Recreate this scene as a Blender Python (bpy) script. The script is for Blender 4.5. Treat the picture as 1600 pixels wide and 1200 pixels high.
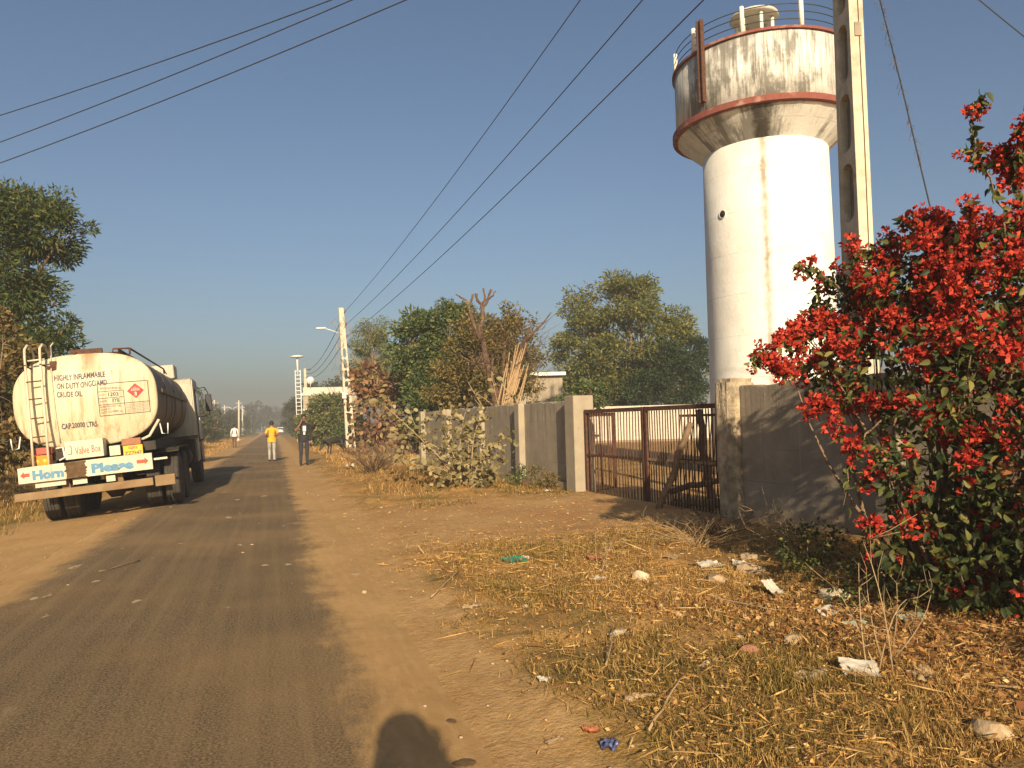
import bpy, bmesh, math, random
import numpy as np
from mathutils import Vector, Matrix, Euler

for o in list(bpy.data.objects): bpy.data.objects.remove(o)
SC = bpy.context.scene
COL = SC.collection
PI = math.pi
R = math.radians

# ------------------------------------------------------------------ camera
cam = bpy.data.cameras.new('camera')
cam.sensor_width = 36.0
cam.lens = 27.0
cam.clip_start = 0.05
cam.clip_end = 5000
camo = bpy.data.objects.new('camera', cam)
COL.objects.link(camo)
yaw, pit, rol = R(17.3), R(2.78), R(1.5)
camo.matrix_world = (Matrix.Translation((0, 0, 1.45)) @ Matrix.Rotation(-yaw, 4, 'Z')
                     @ Matrix.Rotation(PI/2 + pit, 4, 'X') @ Matrix.Rotation(-rol, 4, 'Z'))
SC.camera = camo

# ------------------------------------------------------------------ world, sun, exposure
SUN_EL, SUN_AZ = R(21.0), R(8.5)          # light travels towards +Y, a little to +X
w = bpy.data.worlds.new('World'); SC.world = w; w.use_nodes = True
wn = w.node_tree
for n in list(wn.nodes): wn.nodes.remove(n)
sky = wn.nodes.new('ShaderNodeTexSky'); sky.sky_type = 'NISHITA'
sky.sun_disc = False
sky.sun_elevation = SUN_EL
sky.sun_rotation = PI + SUN_AZ
sky.altitude = 60
sky.air_density = 1.0
sky.dust_density = 3.0
sky.ozone_density = 2.2
bg = wn.nodes.new('ShaderNodeBackground'); bg.inputs['Strength'].default_value = 0.054
wo = wn.nodes.new('ShaderNodeOutputWorld')
wn.links.new(sky.outputs[0], bg.inputs[0]); wn.links.new(bg.outputs[0], wo.inputs[0])
sl = bpy.data.lights.new('sun', 'SUN'); sl.energy = 4.6; sl.angle = R(0.6); sl.color = (1.0, 0.81, 0.55)
so = bpy.data.objects.new('sun', sl); COL.objects.link(so)
so.location = (-5, -30, 15)
so.rotation_euler = Vector((math.sin(SUN_AZ)*math.cos(SUN_EL), math.cos(SUN_AZ)*math.cos(SUN_EL), -math.sin(SUN_EL))).to_track_quat('-Z', 'Y').to_euler()
vs = SC.view_settings
vs.view_transform = 'Standard'; vs.look = 'None'; vs.gamma = 1.0; vs.use_curve_mapping = False
vs.exposure = 0.95
SC.cycles.use_denoising = True
SC.cycles.max_bounces = 6
SC.cycles.volume_bounces = 1
SC.cycles.transparent_max_bounces = 8

# ------------------------------------------------------------------ node helpers
def N(nt, typ, ins=None, **props):
    n = nt.nodes.new(typ)
    for k, v in props.items(): setattr(n, k, v)
    for k, v in (ins or {}).items():
        s = n.inputs[k]
        if isinstance(v, bpy.types.NodeSocket): nt.links.new(v, s)
        else: s.default_value = v
    return n
def c4(c): return (c[0], c[1], c[2], 1.0)
def noise(nt, vec, scale, detail=4, rough=0.55, dist=0.0):
    return N(nt, 'ShaderNodeTexNoise', {'Vector': vec, 'Scale': scale, 'Detail': detail, 'Roughness': rough, 'Distortion': dist}).outputs['Fac']
def ramp(nt, fac, stops, interp='LINEAR'):
    n = N(nt, 'ShaderNodeValToRGB', {'Fac': fac}); cr = n.color_ramp; cr.interpolation = interp
    while len(cr.elements) < len(stops): cr.elements.new(0.5)
    for e, (p, c) in zip(cr.elements, stops):
        e.position = p; e.color = c4(c) if not isinstance(c, (int, float)) else (c, c, c, 1)
    return n.outputs['Color']
def mix(nt, fac, a, b, blend='MIX'):
    n = N(nt, 'ShaderNodeMix', data_type='RGBA', blend_type=blend)
    for i, v in ((0, fac), (6, a), (7, b)):
        s = n.inputs[i]
        if isinstance(v, bpy.types.NodeSocket): nt.links.new(v, s)
        else: s.default_value = v if isinstance(v, (int, float)) else c4(v)
    return n.outputs[2]
def mth(nt, op, a, b=0.0, c=0.0, clamp=False):
    n = N(nt, 'ShaderNodeMath', {0: a, 1: b, 2: c}, operation=op); n.use_clamp = clamp
    return n.outputs[0]
def smooth(nt, x, lo, hi, a=0.0, b=1.0):
    n = N(nt, 'ShaderNodeMapRange', {'Value': x, 'From Min': lo, 'From Max': hi, 'To Min': a, 'To Max': b}, interpolation_type='SMOOTHSTEP')
    return n.outputs[0]
def scaled(nt, vec, s):
    return N(nt, 'ShaderNodeVectorMath', {0: vec, 1: s}, operation='MULTIPLY').outputs[0]
def new_mat(name):
    m = bpy.data.materials.new(name); m.use_nodes = True
    nt = m.node_tree
    b = nt.nodes['Principled BSDF']
    return m, nt, b
def finish(nt, b, col, rough=0.85, bump=None, bstr=0.3, bdist=0.02, metal=0.0, spec=0.3):
    if isinstance(col, bpy.types.NodeSocket): nt.links.new(col, b.inputs['Base Color'])
    else: b.inputs['Base Color'].default_value = c4(col)
    if isinstance(rough, bpy.types.NodeSocket): nt.links.new(rough, b.inputs['Roughness'])
    else: b.inputs['Roughness'].default_value = rough
    b.inputs['Metallic'].default_value = metal
    b.inputs['Specular IOR Level'].default_value = spec
    if bump is not None:
        bn = N(nt, 'ShaderNodeBump', {'Height': bump, 'Strength': bstr, 'Distance': bdist})
        nt.links.new(bn.outputs[0], b.inputs['Normal'])
def objc(nt): return N(nt, 'ShaderNodeTexCoord').outputs['Object']
def posc(nt): return N(nt, 'ShaderNodeNewGeometry').outputs['Position']

MT = {}
def mottled(name, c1, c2, scale=6.0, rough=0.85, bump=0.25, bd=0.01, c3=None, metal=0.0, spec=0.3, stretch=(1, 1, 1), contrast=0.2):
    m, nt, b = new_mat(name)
    v = scaled(nt, objc(nt), stretch)
    f = noise(nt, v, scale, 6, 0.6)
    st = [(0.5-contrast, c1), (0.5+contrast, c2)]
    col = ramp(nt, f, st)
    if c3:
        g = noise(nt, v, scale*0.37, 5, 0.6)
        col = mix(nt, ramp(nt, g, [(0.52, 0.0), (0.66, 1.0)]), col, c3)
    f2 = noise(nt, v, scale*6, 4, 0.6)
    finish(nt, b, col, rough, f2, bump, bd, metal, spec)
    MT[name] = m
    return m
def leafy(name, stops, trans=0.35, rough=0.55, spec=0.25):
    """leaf material: each leaf island takes its own colour; light passes through"""
    m, nt, b = new_mat(name)
    g = N(nt, 'ShaderNodeNewGeometry')
    oi = N(nt, 'ShaderNodeObjectInfo').outputs['Random']
    r = mth(nt, 'FRACT', mth(nt, 'ADD', g.outputs['Random Per Island'], oi))
    col = ramp(nt, r, stops)
    finish(nt, b, col, rough, spec=spec)
    t = N(nt, 'ShaderNodeBsdfTranslucent', {'Color': col})
    ms = N(nt, 'ShaderNodeMixShader', {0: trans, 1: b.outputs[0], 2: t.outputs[0]})
    out = [n for n in nt.nodes if n.type == 'OUTPUT_MATERIAL'][0]
    nt.links.new(ms.outputs[0], out.inputs['Surface'])
    MT[name] = m
    return m
def plain(name, c, rough=0.6, metal=0.0, spec=0.4):
    return mottled(name, tuple(x*0.82 for x in c), tuple(min(1, x*1.12) for x in c), 9, rough, 0.08, 0.004, None, metal, spec)

# ------------------------------------------------------------------ mesh helpers
class MB:
    def __init__(s): s.v = []; s.f = []; s.m = []; s.sm = []
    def add(s, vs, fs, mi=0, smooth=False):
        o = len(s.v); s.v += [tuple(p) for p in vs]
        for f in fs:
            s.f.append(tuple(i+o for i in f)); s.m.append(mi); s.sm.append(smooth)
    def box(s, x0, x1, y0, y1, z0, z1, mi=0, T=None, bev=0.0):
        if bev <= 0:
            vs = [(x0,y0,z0),(x1,y0,z0),(x1,y1,z0),(x0,y1,z0),(x0,y0,z1),(x1,y0,z1),(x1,y1,z1),(x0,y1,z1)]
            fs = [(0,3,2,1),(4,5,6,7),(0,1,5,4),(1,2,6,5),(2,3,7,6),(3,0,4,7)]
        else:
            bm = bmesh.new(); bmesh.ops.create_cube(bm, size=1.0)
            for v in bm.verts: v.co = Vector(((x0+x1)/2+v.co.x*(x1-x0), (y0+y1)/2+v.co.y*(y1-y0), (z0+z1)/2+v.co.z*(z1-z0)))
            bmesh.ops.bevel(bm, geom=list(bm.edges), offset=bev, segments=2, profile=0.5, affect='EDGES')
            bm.verts.index_update()
            vs = [tuple(v.co) for v in bm.verts]; fs = [tuple(v.index for v in f.verts) for f in bm.faces]; bm.free()
        if T is not None: vs = [tuple(T @ Vector(p)) for p in vs]
        s.add(vs, fs, mi)
    def tube(s, path, rad, n=8, mi=0, cap=True, smooth=True):
        P = [Vector(p) for p in path]
        rr = rad if isinstance(rad, (list, tuple)) else [rad]*len(P)
        vs = []; prev = None
        for i, p in enumerate(P):
            t = (P[min(i+1, len(P)-1)] - P[max(i-1, 0)])
            if t.length < 1e-9: t = Vector((0, 0, 1))
            t.normalize()
            if prev is None:
                a = Vector((1, 0, 0)) if abs(t.x) < 0.8 else Vector((0, 1, 0))
            else: a = prev
            u = (a - t*a.dot(t))
            if u.length < 1e-6: u = Vector((0, 1, 0)) - t*t.y
            u.normalize(); prev = u
            q = t.cross(u)
            for k in range(n):
                an = 2*PI*k/n
                vs.append(p + (u*math.cos(an) + q*math.sin(an))*rr[i])
        fs = []
        for i in range(len(P)-1):
            for k in range(n):
                k2 = (k+1) % n
                fs.append((i*n+k, i*n+k2, (i+1)*n+k2, (i+1)*n+k))
        if cap:
            fs.append(tuple(reversed(range(n)))); fs.append(tuple(range((len(P)-1)*n, len(P)*n)))
        s.add(vs, fs, mi, smooth)
    def lathe(s, prof, n=32, c=(0, 0, 0), axis='Z', mi=0, smooth=True, cap=True):
        vs = []
        for (r, z) in prof:
            for k in range(n):
                a = 2*PI*k/n
                if axis == 'Z': vs.append((c[0]+r*math.cos(a), c[1]+r*math.sin(a), c[2]+z))
                else: vs.append((c[0]+z, c[1]+r*math.cos(a), c[2]+r*math.sin(a)))
        fs = []
        for i in range(len(prof)-1):
            for k in range(n):
                k2 = (k+1) % n
                fs.append((i*n+k, i*n+k2, (i+1)*n+k2, (i+1)*n+k))
        if cap:
            fs.append(tuple(reversed(range(n)))); fs.append(tuple(range((len(prof)-1)*n, len(prof)*n)))
        s.add(vs, fs, mi, smooth)
    def prism(s, poly, a0, a1, axis='X', mi=0):
        """poly in the two other axes, extruded along axis"""
        n = len(poly)
        def pt(q, a):
            return (a, q[0], q[1]) if axis == 'X' else ((q[0], a, q[1]) if axis == 'Y' else (q[0], q[1], a))
        vs = [pt(q, a0) for q in poly] + [pt(q, a1) for q in poly]
        fs = [tuple(range(n)), tuple(reversed(range(n, 2*n)))] + [(i, i+n, (i+1) % n+n, (i+1) % n) for i in range(n)]
        s.add(vs, fs, mi)
    def mesh(s, name, mats, fix=True):
        me = bpy.data.meshes.new(name)
        me.from_pydata(s.v, [], s.f); me.update()
        for m in (mats if isinstance(mats, (list, tuple)) else [mats]): me.materials.append(MT[m] if isinstance(m, str) else m)
        me.polygons.foreach_set('material_index', s.m)
        me.polygons.foreach_set('use_smooth', s.sm)
        if fix:
            bm = bmesh.new(); bm.from_mesh(me); bmesh.ops.recalc_face_normals(bm, faces=bm.faces); bm.to_mesh(me); bm.free()
        return me
    def build(s, name, mats, parent=None, fix=True):
        return link(name, s.mesh(name, mats, fix), parent)
def link(name, me, parent=None):
    o = bpy.data.objects.new(name, me); COL.objects.link(o)
    if parent is not None: o.parent = parent
    return o
def empty(name, loc=(0, 0, 0), rot=(0, 0, 0)):
    o = bpy.data.objects.new(name, None); COL.objects.link(o)
    o.location = loc; o.rotation_euler = rot; o.empty_display_size = 0.2
    return o
def tag(o, label=None, cat=None, group=None, kind=None):
    if label: o['label'] = label
    if cat: o['category'] = cat
    if group: o['group'] = group
    if kind: o['kind'] = kind
    return o
def np_mesh(name, V, Fq, mats, mi=None, smooth=False):
    V = np.asarray(V, dtype=np.float32); Fq = np.asarray(Fq, dtype=np.int32)
    me = bpy.data.meshes.new(name)
    k = Fq.shape[1]; n = Fq.shape[0]
    me.vertices.add(len(V)); me.vertices.foreach_set('co', V.ravel())
    me.loops.add(n*k); me.loops.foreach_set('vertex_index', Fq.ravel())
    me.polygons.add(n)
    me.polygons.foreach_set('loop_start', np.arange(0, n*k, k, dtype=np.int32))
    me.polygons.foreach_set('loop_total', np.full(n, k, dtype=np.int32))
    for m in (mats if isinstance(mats, (list, tuple)) else [mats]): me.materials.append(MT[m])
    if mi is not None: me.polygons.foreach_set('material_index', np.asarray(mi, dtype=np.int32))
    if smooth: me.polygons.foreach_set('use_smooth', np.ones(n, dtype=bool))
    me.update(calc_edges=True); me.validate()
    return me
RG = np.random.default_rng(7)
random.seed(7)
# smooth value noise (numpy), for ground heights and densities
_tab = np.random.default_rng(3).random((64, 64))
def vnoise(x, y):
    x = np.asarray(x, dtype=float); y = np.asarray(y, dtype=float)
    xi = np.floor(x).astype(int); yi = np.floor(y).astype(int)
    fx = x-xi; fy = y-yi; fx = fx*fx*(3-2*fx); fy = fy*fy*(3-2*fy)
    a = _tab[xi % 64, yi % 64]; b = _tab[(xi+1) % 64, yi % 64]; c = _tab[xi % 64, (yi+1) % 64]; d = _tab[(xi+1) % 64, (yi+1) % 64]
    return (a*(1-fx)+b*fx)*(1-fy)+(c*(1-fx)+d*fx)*fy
def sst(a, b, x):
    t = np.clip((np.asarray(x, dtype=float)-a)/(b-a), 0, 1); return t*t*(3-2*t)
WALL = lambda y: 5.44 + (13.3-y)*0.08          # x of the boundary wall's face at y
def height(x, y):
    x = np.asarray(x, dtype=float); y = np.asarray(y, dtype=float)
    near = 1-sst(45, 90, y)
    zl = -0.088*np.clip(-1.9-x, 0, 2.4) - 0.03*np.clip(-4.3-x, 0, 2)
    zl = zl + 0.75*sst(-6.0, -8.6, x)
    zl = zl + 0.06*(vnoise(x*1.3, y*1.1)-0.5)*sst(-4.2, -4.8, x)
    zr = 0.05*sst(1.0, 1.7, x) + 0.06*sst(2.2, 5.0, x)
    zr = zr + 0.24*np.exp(-((x-3.3)/1.3)**2-((y-18.5)/4.0)**2)
    m = sst(1.0, 1.6, x)*(1-sst(5.6, 6.3, x))
    path = sst(8.2, 9.2, y)*(1-sst(12.2, 13.4, y))
    zr = zr + m*(1-0.75*path)*(0.10*(vnoise(x*1.1, y*1.1)-0.45)+0.045*(vnoise(x*3.7+9, y*3.7)-0.5)+0.02*(vnoise(x*11, y*11+4)-0.5))
    zd = 0.012*(vnoise(x*2.2, y*0.7)-0.5)*sst(0.7, 0.95, x)
    return np.where(x < 0, zl, zr+zd)*near
def hz(x, y): return float(height(x, y))
HAZE = 0.0022
# ------------------------------------------------------------------ materials of the setting
SAND1, SAND2, SAND3 = (0.345, 0.205, 0.082), (0.44, 0.275, 0.118), (0.27, 0.148, 0.056)
def sand_col(nt, p):
    f = noise(nt, p, 0.9, 6, 0.6)
    col = ramp(nt, f, [(0.3, SAND1), (0.62, SAND2)])
    g = noise(nt, p, 14, 5, 0.65)
    col = mix(nt, ramp(nt, g, [(0.45, 0.0), (0.75, 0.35)]), col, SAND3)
    k = noise(nt, scaled(nt, p, (6, 1.2, 1)), 3, 5, 0.6)
    return mix(nt, ramp(nt, k, [(0.46, 0.0), (0.72, 0.5)]), col, (0.50, 0.33, 0.155))
def ground_material():
    m, nt, b = new_mat('ground'); p = posc(nt)
    sx = N(nt, 'ShaderNodeSeparateXYZ', {0: p}); X, Y = sx.outputs[0], sx.outputs[1]
    sand = sand_col(nt, p)
    # verge soil: dark tones hold the shade between blades, strewn with chaff
    f = noise(nt, p, 2.2, 6, 0.65)
    soil = ramp(nt, f, [(0.30, (0.14, 0.075, 0.026)), (0.48, (0.31, 0.17, 0.054)), (0.66, (0.45, 0.26, 0.09))])
    ch = noise(nt, p, 60, 5, 0.8)
    soil = mix(nt, ramp(nt, ch, [(0.50, 0.0), (0.60, 0.8)]), soil, (0.50, 0.32, 0.12))
    soil = mix(nt, ramp(nt, ch, [(0.36, 0.8), (0.46, 0.0)]), soil, (0.06, 0.035, 0.014))
    gr = noise(nt, p, 0.8, 4, 0.6)
    soil = mix(nt, ramp(nt, gr, [(0.5, 0.0), (0.62, 0.55)]), soil, (0.105, 0.10, 0.03))
    wob = mth(nt, 'MULTIPLY', mth(nt, 'SUBTRACT', noise(nt, p, 1.7, 5, 0.6), 0.5), 1.3)
    xr = mth(nt, 'ADD', X, wob)
    right = smooth(nt, xr, 1.25, 1.5)
    left = smooth(nt, xr, -4.2, -4.9)
    yw = mth(nt, 'ADD', Y, wob)
    path = mth(nt, 'MULTIPLY', smooth(nt, yw, 7.9, 9.2), smooth(nt, yw, 13.6, 12.2))
    inside = smooth(nt, X, 5.6, 6.4)
    vm = mth(nt, 'MULTIPLY', right, mth(nt, 'SUBTRACT', 1.0, mth(nt, 'MULTIPLY', mth(nt, 'MAXIMUM', path, inside), 0.93)))
    vm = mth(nt, 'MAXIMUM', vm, left, clamp=True)
    # bare patches
    bare = ramp(nt, noise(nt, p, 0.55, 3, 0.5), [(0.56, 0.0), (0.66, 0.8)])
    vm = mth(nt, 'MULTIPLY', vm, mth(nt, 'SUBTRACT', 1.0, mth(nt, 'MULTIPLY', bare, right)))
    col = mix(nt, vm, sand, soil)
    # reddish earth by the drive
    red = mth(nt, 'MULTIPLY', mth(nt, 'MULTIPLY', right, path), ramp(nt, noise(nt, p, 0.7, 3), [(0.42, 0.0), (0.65, 0.7)]))
    col = mix(nt, red, col, (0.33, 0.165, 0.065))
    # far scrub
    far = smooth(nt, mth(nt, 'MAXIMUM', mth(nt, 'MULTIPLY', mth(nt, 'ABSOLUTE', X), 1.0), mth(nt, 'MULTIPLY', Y, 0.12)), 9, 26)
    scr = ramp(nt, noise(nt, p, 0.18, 5), [(0.4, (0.16, 0.12, 0.05)), (0.6, (0.12, 0.12, 0.045))])
    col = mix(nt, mth(nt, 'MULTIPLY', far, mth(nt, 'SUBTRACT', 1.0, mth(nt, 'MULTIPLY', inside, 0.6))), col, scr)
    hgt = mth(nt, 'ADD', noise(nt, p, 38, 5, 0.7), mth(nt, 'MULTIPLY', noise(nt, p, 7, 5, 0.6), 1.5))
    finish(nt, b, col, 0.95, hgt, 0.55, 0.03, spec=0.1)
    MT['ground'] = m
def road_material():
    m, nt, b = new_mat('asphalt'); p = posc(nt)
    sx = N(nt, 'ShaderNodeSeparateXYZ', {0: p}); X, Y = sx.outputs[0], sx.outputs[1]
    f = noise(nt, p, 0.6, 5, 0.6)
    base = ramp(nt, f, [(0.3, (0.145, 0.102, 0.058)), (0.7, (0.205, 0.145, 0.08))])
    sp = noise(nt, p, 70, 4, 0.8)
    base = mix(nt, ramp(nt, sp, [(0.42, 0.95), (0.52, 0.0)]), base, (0.05, 0.036, 0.022))
    base = mix(nt, ramp(nt, sp, [(0.55, 0.0), (0.68, 0.75)]), base, (0.38, 0.27, 0.15))
    st = noise(nt, scaled(nt, p, (5.0, 0.12, 1)), 1.6, 5, 0.6)        # tyre-polished streaks along the road
    base = mix(nt, ramp(nt, st, [(0.42, 0.0), (0.7, 0.32)]), base, (0.29, 0.20, 0.105))
    sand = sand_col(nt, p)
    wob = mth(nt, 'ADD', mth(nt, 'MULTIPLY', mth(nt, 'SUBTRACT', noise(nt, p, 0.9, 6, 0.65), 0.5), 0.85),
              mth(nt, 'MULTIPLY', mth(nt, 'SUBTRACT', noise(nt, scaled(nt, p, (1, 0.3, 1)), 7, 5, 0.7), 0.5), 0.5))
    xr = mth(nt, 'ADD', X, wob)
    dust = mth(nt, 'MAXIMUM', smooth(nt, xr, 0.22, 0.58), smooth(nt, xr, -2.0, -2.45), clamp=True)
    thin = ramp(nt, noise(nt, p, 0.35, 4), [(0.45, 0.0), (0.75, 0.42)])
    dust = mth(nt, 'MAXIMUM', dust, thin, clamp=True)
    # worn pale patches
    pt = noise(nt, scaled(nt, p, (1.4, 0.8, 1)), 2.3, 3, 0.5)
    yy = mth(nt, 'MULTIPLY', smooth(nt, Y, 4.0, 7.0), smooth(nt, Y, 40, 14))
    patch = mth(nt, 'MULTIPLY', ramp(nt, pt, [(0.685, 0.0), (0.715, 0.75)]), yy)
    col = mix(nt, dust, base, sand)
    col = mix(nt, patch, col, (0.48, 0.38, 0.24))
    hgt = mth(nt, 'ADD', sp, mth(nt, 'MULTIPLY', noise(nt, p, 9, 4), 0.6))
    finish(nt, b, col, 0.93, hgt, 0.45, 0.012, spec=0.12)
    MT['asphalt'] = m
ground_material(); road_material()
mottled('white_wash', (0.66, 0.62, 0.53), (0.74, 0.70, 0.61), 3)
def wall_material(name):
    m, nt, b = new_mat(name); v = objc(nt); sx = N(nt, 'ShaderNodeSeparateXYZ', {0: v}); Z = sx.outputs[2]
    col = ramp(nt, noise(nt, v, 3.0, 6, 0.65), [(0.3, (0.23, 0.195, 0.145)), (0.7, (0.33, 0.28, 0.21))])
    st = noise(nt, scaled(nt, v, (5, 5, 0.35)), 2.0, 6, 0.7)                   # rain runs from the top
    col = mix(nt, mth(nt, 'MULTIPLY', ramp(nt, st, [(0.5, 0.0), (0.66, 0.8)]), smooth(nt, Z, 0.9, 1.8)), col, (0.13, 0.115, 0.09))
    col = mix(nt, ramp(nt, st, [(0.34, 0.45), (0.46, 0.0)]), col, (0.40, 0.345, 0.265))
    wet = mth(nt, 'ADD', Z, mth(nt, 'MULTIPLY', mth(nt, 'SUBTRACT', noise(nt, v, 2.2, 6, 0.7), 0.5), 0.8))
    col = mix(nt, smooth(nt, wet, 0.42, 0.02, 0.0, 0.75), col, (0.27, 0.18, 0.095))     # earth splashed on the foot
    chip = noise(nt, v, 7.0, 6, 0.75)
    cm = ramp(nt, chip, [(0.655, 0.0), (0.67, 0.8)])
    col = mix(nt, cm, col, (0.42, 0.35, 0.25))
    zz = mth(nt, 'ABSOLUTE', mth(nt, 'SUBTRACT', mth(nt, 'FRACT', mth(nt, 'ADD', mth(nt, 'MULTIPLY', Z, 1/0.41), mth(nt, 'MULTIPLY', noise(nt, v, 1.2, 3), 0.06))), 0.5))
    ln = mth(nt, 'MULTIPLY', smooth(nt, zz, 0.03, 0.0), ramp(nt, noise(nt, v, 2.6, 3), [(0.45, 0.0), (0.62, 0.45)]))
    col = mix(nt, ln, col, (0.15, 0.13, 0.10))
    h_ = mth(nt, 'SUBTRACT', noise(nt, v, 26, 5, 0.7), mth(nt, 'ADD', mth(nt, 'MULTIPLY', cm, 0.5), mth(nt, 'MULTIPLY', ln, 0.5)))
    finish(nt, b, col, 0.92, h_, 0.5, 0.015, spec=0.12); MT[name] = m
wall_material('plaster_grey')
mottled('plaster_post', (0.25, 0.21, 0.155), (0.335, 0.285, 0.21), 4, c3=(0.33, 0.27, 0.18))
mottled('plaster_worn_shade', (0.22, 0.175, 0.12), (0.47, 0.38, 0.255), 6, bump=0.8, bd=0.03, c3=(0.52, 0.43, 0.30), contrast=0.12)  # blotches mix worn plaster with the bush's dappled shade, painted in
mottled('concrete_pole', (0.40, 0.355, 0.27), (0.54, 0.48, 0.37), 7, bump=0.5, c3=(0.33, 0.29, 0.21))
mottled('concrete_pale', (0.42, 0.38, 0.31), (0.52, 0.48, 0.39), 3)
mottled('red_paint', (0.165, 0.05, 0.038), (0.22, 0.07, 0.052), 10, c3=(0.30, 0.17, 0.13))
mottled('rust', (0.045, 0.022, 0.014), (0.115, 0.05, 0.03), 14, rough=0.8, bump=0.5)
mottled('rust_light', (0.30, 0.20, 0.12), (0.22, 0.11, 0.06), 14, rough=0.8, bump=0.5)
mottled('brick_red', (0.25, 0.11, 0.065), (0.32, 0.15, 0.09), 9)
mottled('wood_grey', (0.20, 0.135, 0.075), (0.33, 0.235, 0.14), 5, stretch=(4, 4, 0.6), bump=0.5)
mottled('wood_pale', (0.27, 0.175, 0.09), (0.40, 0.275, 0.15), 8, stretch=(4, 4, 0.6))
mottled('bark', (0.13, 0.085, 0.05), (0.25, 0.165, 0.10), 9, bump=0.7, bd=0.03)
mottled('bark_red', (0.10, 0.058, 0.036), (0.21, 0.125, 0.078), 16, bump=1.0, bd=0.05, c3=(0.26, 0.19, 0.13))
mottled('twig', (0.26, 0.18, 0.095), (0.38, 0.28, 0.16), 11)
mottled('stem_green', (0.20, 0.17, 0.07), (0.30, 0.24, 0.11), 11)
plain('black_iron', (0.03, 0.028, 0.026), 0.6)
plain('wire_black', (0.025, 0.024, 0.024), 0.6)
plain('rubber', (0.045, 0.038, 0.03), 0.85)
plain('hole_shade', (0.015, 0.013, 0.012), 0.9)  # near-black fill standing in for the shade inside openings
mottled('under_black', (0.018, 0.015, 0.012), (0.05, 0.04, 0.03), 6, rough=0.75)
mottled('bumper_brown', (0.17, 0.11, 0.055), (0.25, 0.17, 0.09), 5, c3=(0.17, 0.10, 0.05))
plain('ceramic', (0.22, 0.10, 0.06), 0.3)
plain('steel_white', (0.60, 0.60, 0.57), 0.5)
plain('black_paint', (0.02, 0.02, 0.022), 0.6)
plain('print_dark', (0.06, 0.06, 0.075), 0.7)
plain('print_blue', (0.09, 0.22, 0.33), 0.7)
plain('print_red', (0.34, 0.07, 0.04), 0.7)
plain('plate_yellow', (0.68, 0.38, 0.02), 0.5)
plain('lamp_red', (0.30, 0.06, 0.035), 0.35)
plain('lamp_orange', (0.55, 0.20, 0.01), 0.3)
plain('diamond_red', (0.42, 0.03, 0.03), 0.5)
plain('skin', (0.20, 0.105, 0.065), 0.55)
plain('hair', (0.012, 0.010, 0.009), 0.6)
plain('shirt_black', (0.016, 0.016, 0.018), 0.8)
plain('jeans_dark', (0.022, 0.023, 0.032), 0.85)
plain('shoe_dark', (0.02, 0.017, 0.014), 0.6)
plain('shirt_yellow', (0.80, 0.33, 0.012), 0.8)
plain('trouser_grey', (0.33, 0.31, 0.27), 0.85)
plain('shirt_white', (0.62, 0.60, 0.56), 0.85)
plain('trouser_brown', (0.10, 0.055, 0.035), 0.85)
plain('cloth_pink', (0.72, 0.27, 0.20), 0.85)
plain('fur_black', (0.022, 0.017, 0.014), 0.6)
mottled('paper_white', (0.40, 0.36, 0.29), (0.52, 0.48, 0.40), 16, c3=(0.25, 0.18, 0.10))
plain('paper_tan', (0.34, 0.24, 0.13), 0.85)
plain('plastic_green', (0.02, 0.20, 0.12), 0.4)
plain('plastic_blue', (0.06, 0.07, 0.16), 0.4)
plain('plastic_orange', (0.38, 0.14, 0.06), 0.5)
plain('plastic_mint', (0.28, 0.33, 0.24), 0.5)
mottled('stone', (0.30, 0.215, 0.125), (0.42, 0.31, 0.19), 6, bump=0.6)
mottled('stone_pale', (0.46, 0.37, 0.24), (0.60, 0.50, 0.35), 6, bump=0.6)
mottled('dung', (0.10, 0.06, 0.025), (0.16, 0.10, 0.045), 12, bump=0.7)
m, nt, b = new_mat('glass_dark'); finish(nt, b, (0.02, 0.024, 0.028), 0.08, spec=0.6); MT['glass_dark'] = m
m, nt, b = new_mat('mirror'); finish(nt, b, (0.5, 0.5, 0.5), 0.1, metal=1.0); MT['mirror'] = m
# foliage
leafy('leaf_neem', [(0, (0.029, 0.052, 0.014)), (0.5, (0.058, 0.090, 0.023)), (0.85, (0.109, 0.128, 0.038)), (1, (0.189, 0.160, 0.058))])
leafy('leaf_brown', [(0, (0.055, 0.055, 0.017)), (0.4, (0.143, 0.105, 0.033)), (0.75, (0.220, 0.143, 0.050)), (1, (0.297, 0.209, 0.088))])
leafy('leaf_mid', [(0, (0.041, 0.074, 0.024)), (0.5, (0.101, 0.149, 0.047)), (0.85, (0.176, 0.203, 0.068)), (1, (0.270, 0.230, 0.088))], 0.4)
leafy('leaf_pale', [(0, (0.075, 0.106, 0.035)), (0.5, (0.163, 0.188, 0.065)), (1, (0.312, 0.275, 0.125))], 0.4)
leafy('leaf_olive', [(0, (0.078, 0.075, 0.023)), (0.45, (0.163, 0.137, 0.042)), (0.75, (0.247, 0.189, 0.058)), (1, (0.312, 0.195, 0.058))], 0.4)
leafy('leaf_round', [(0, (0.056, 0.084, 0.020)), (0.45, (0.126, 0.147, 0.036)), (0.8, (0.210, 0.196, 0.050)), (1, (0.294, 0.238, 0.070))], 0.4)
leafy('leaf_dark', [(0, (0.019, 0.035, 0.013)), (0.6, (0.035, 0.061, 0.019)), (1, (0.072, 0.093, 0.032))])
leafy('leaf_teak', [(0, (0.084, 0.042, 0.024)), (0.4, (0.192, 0.090, 0.048)), (0.7, (0.288, 0.156, 0.072)), (0.85, (0.168, 0.156, 0.054)), (1, (0.360, 0.240, 0.120))], 0.25)
leafy('leaf_milkweed', [(0, (0.13, 0.11, 0.045)), (0.5, (0.23, 0.19, 0.085)), (1, (0.36, 0.29, 0.15))], 0.25)
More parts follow.
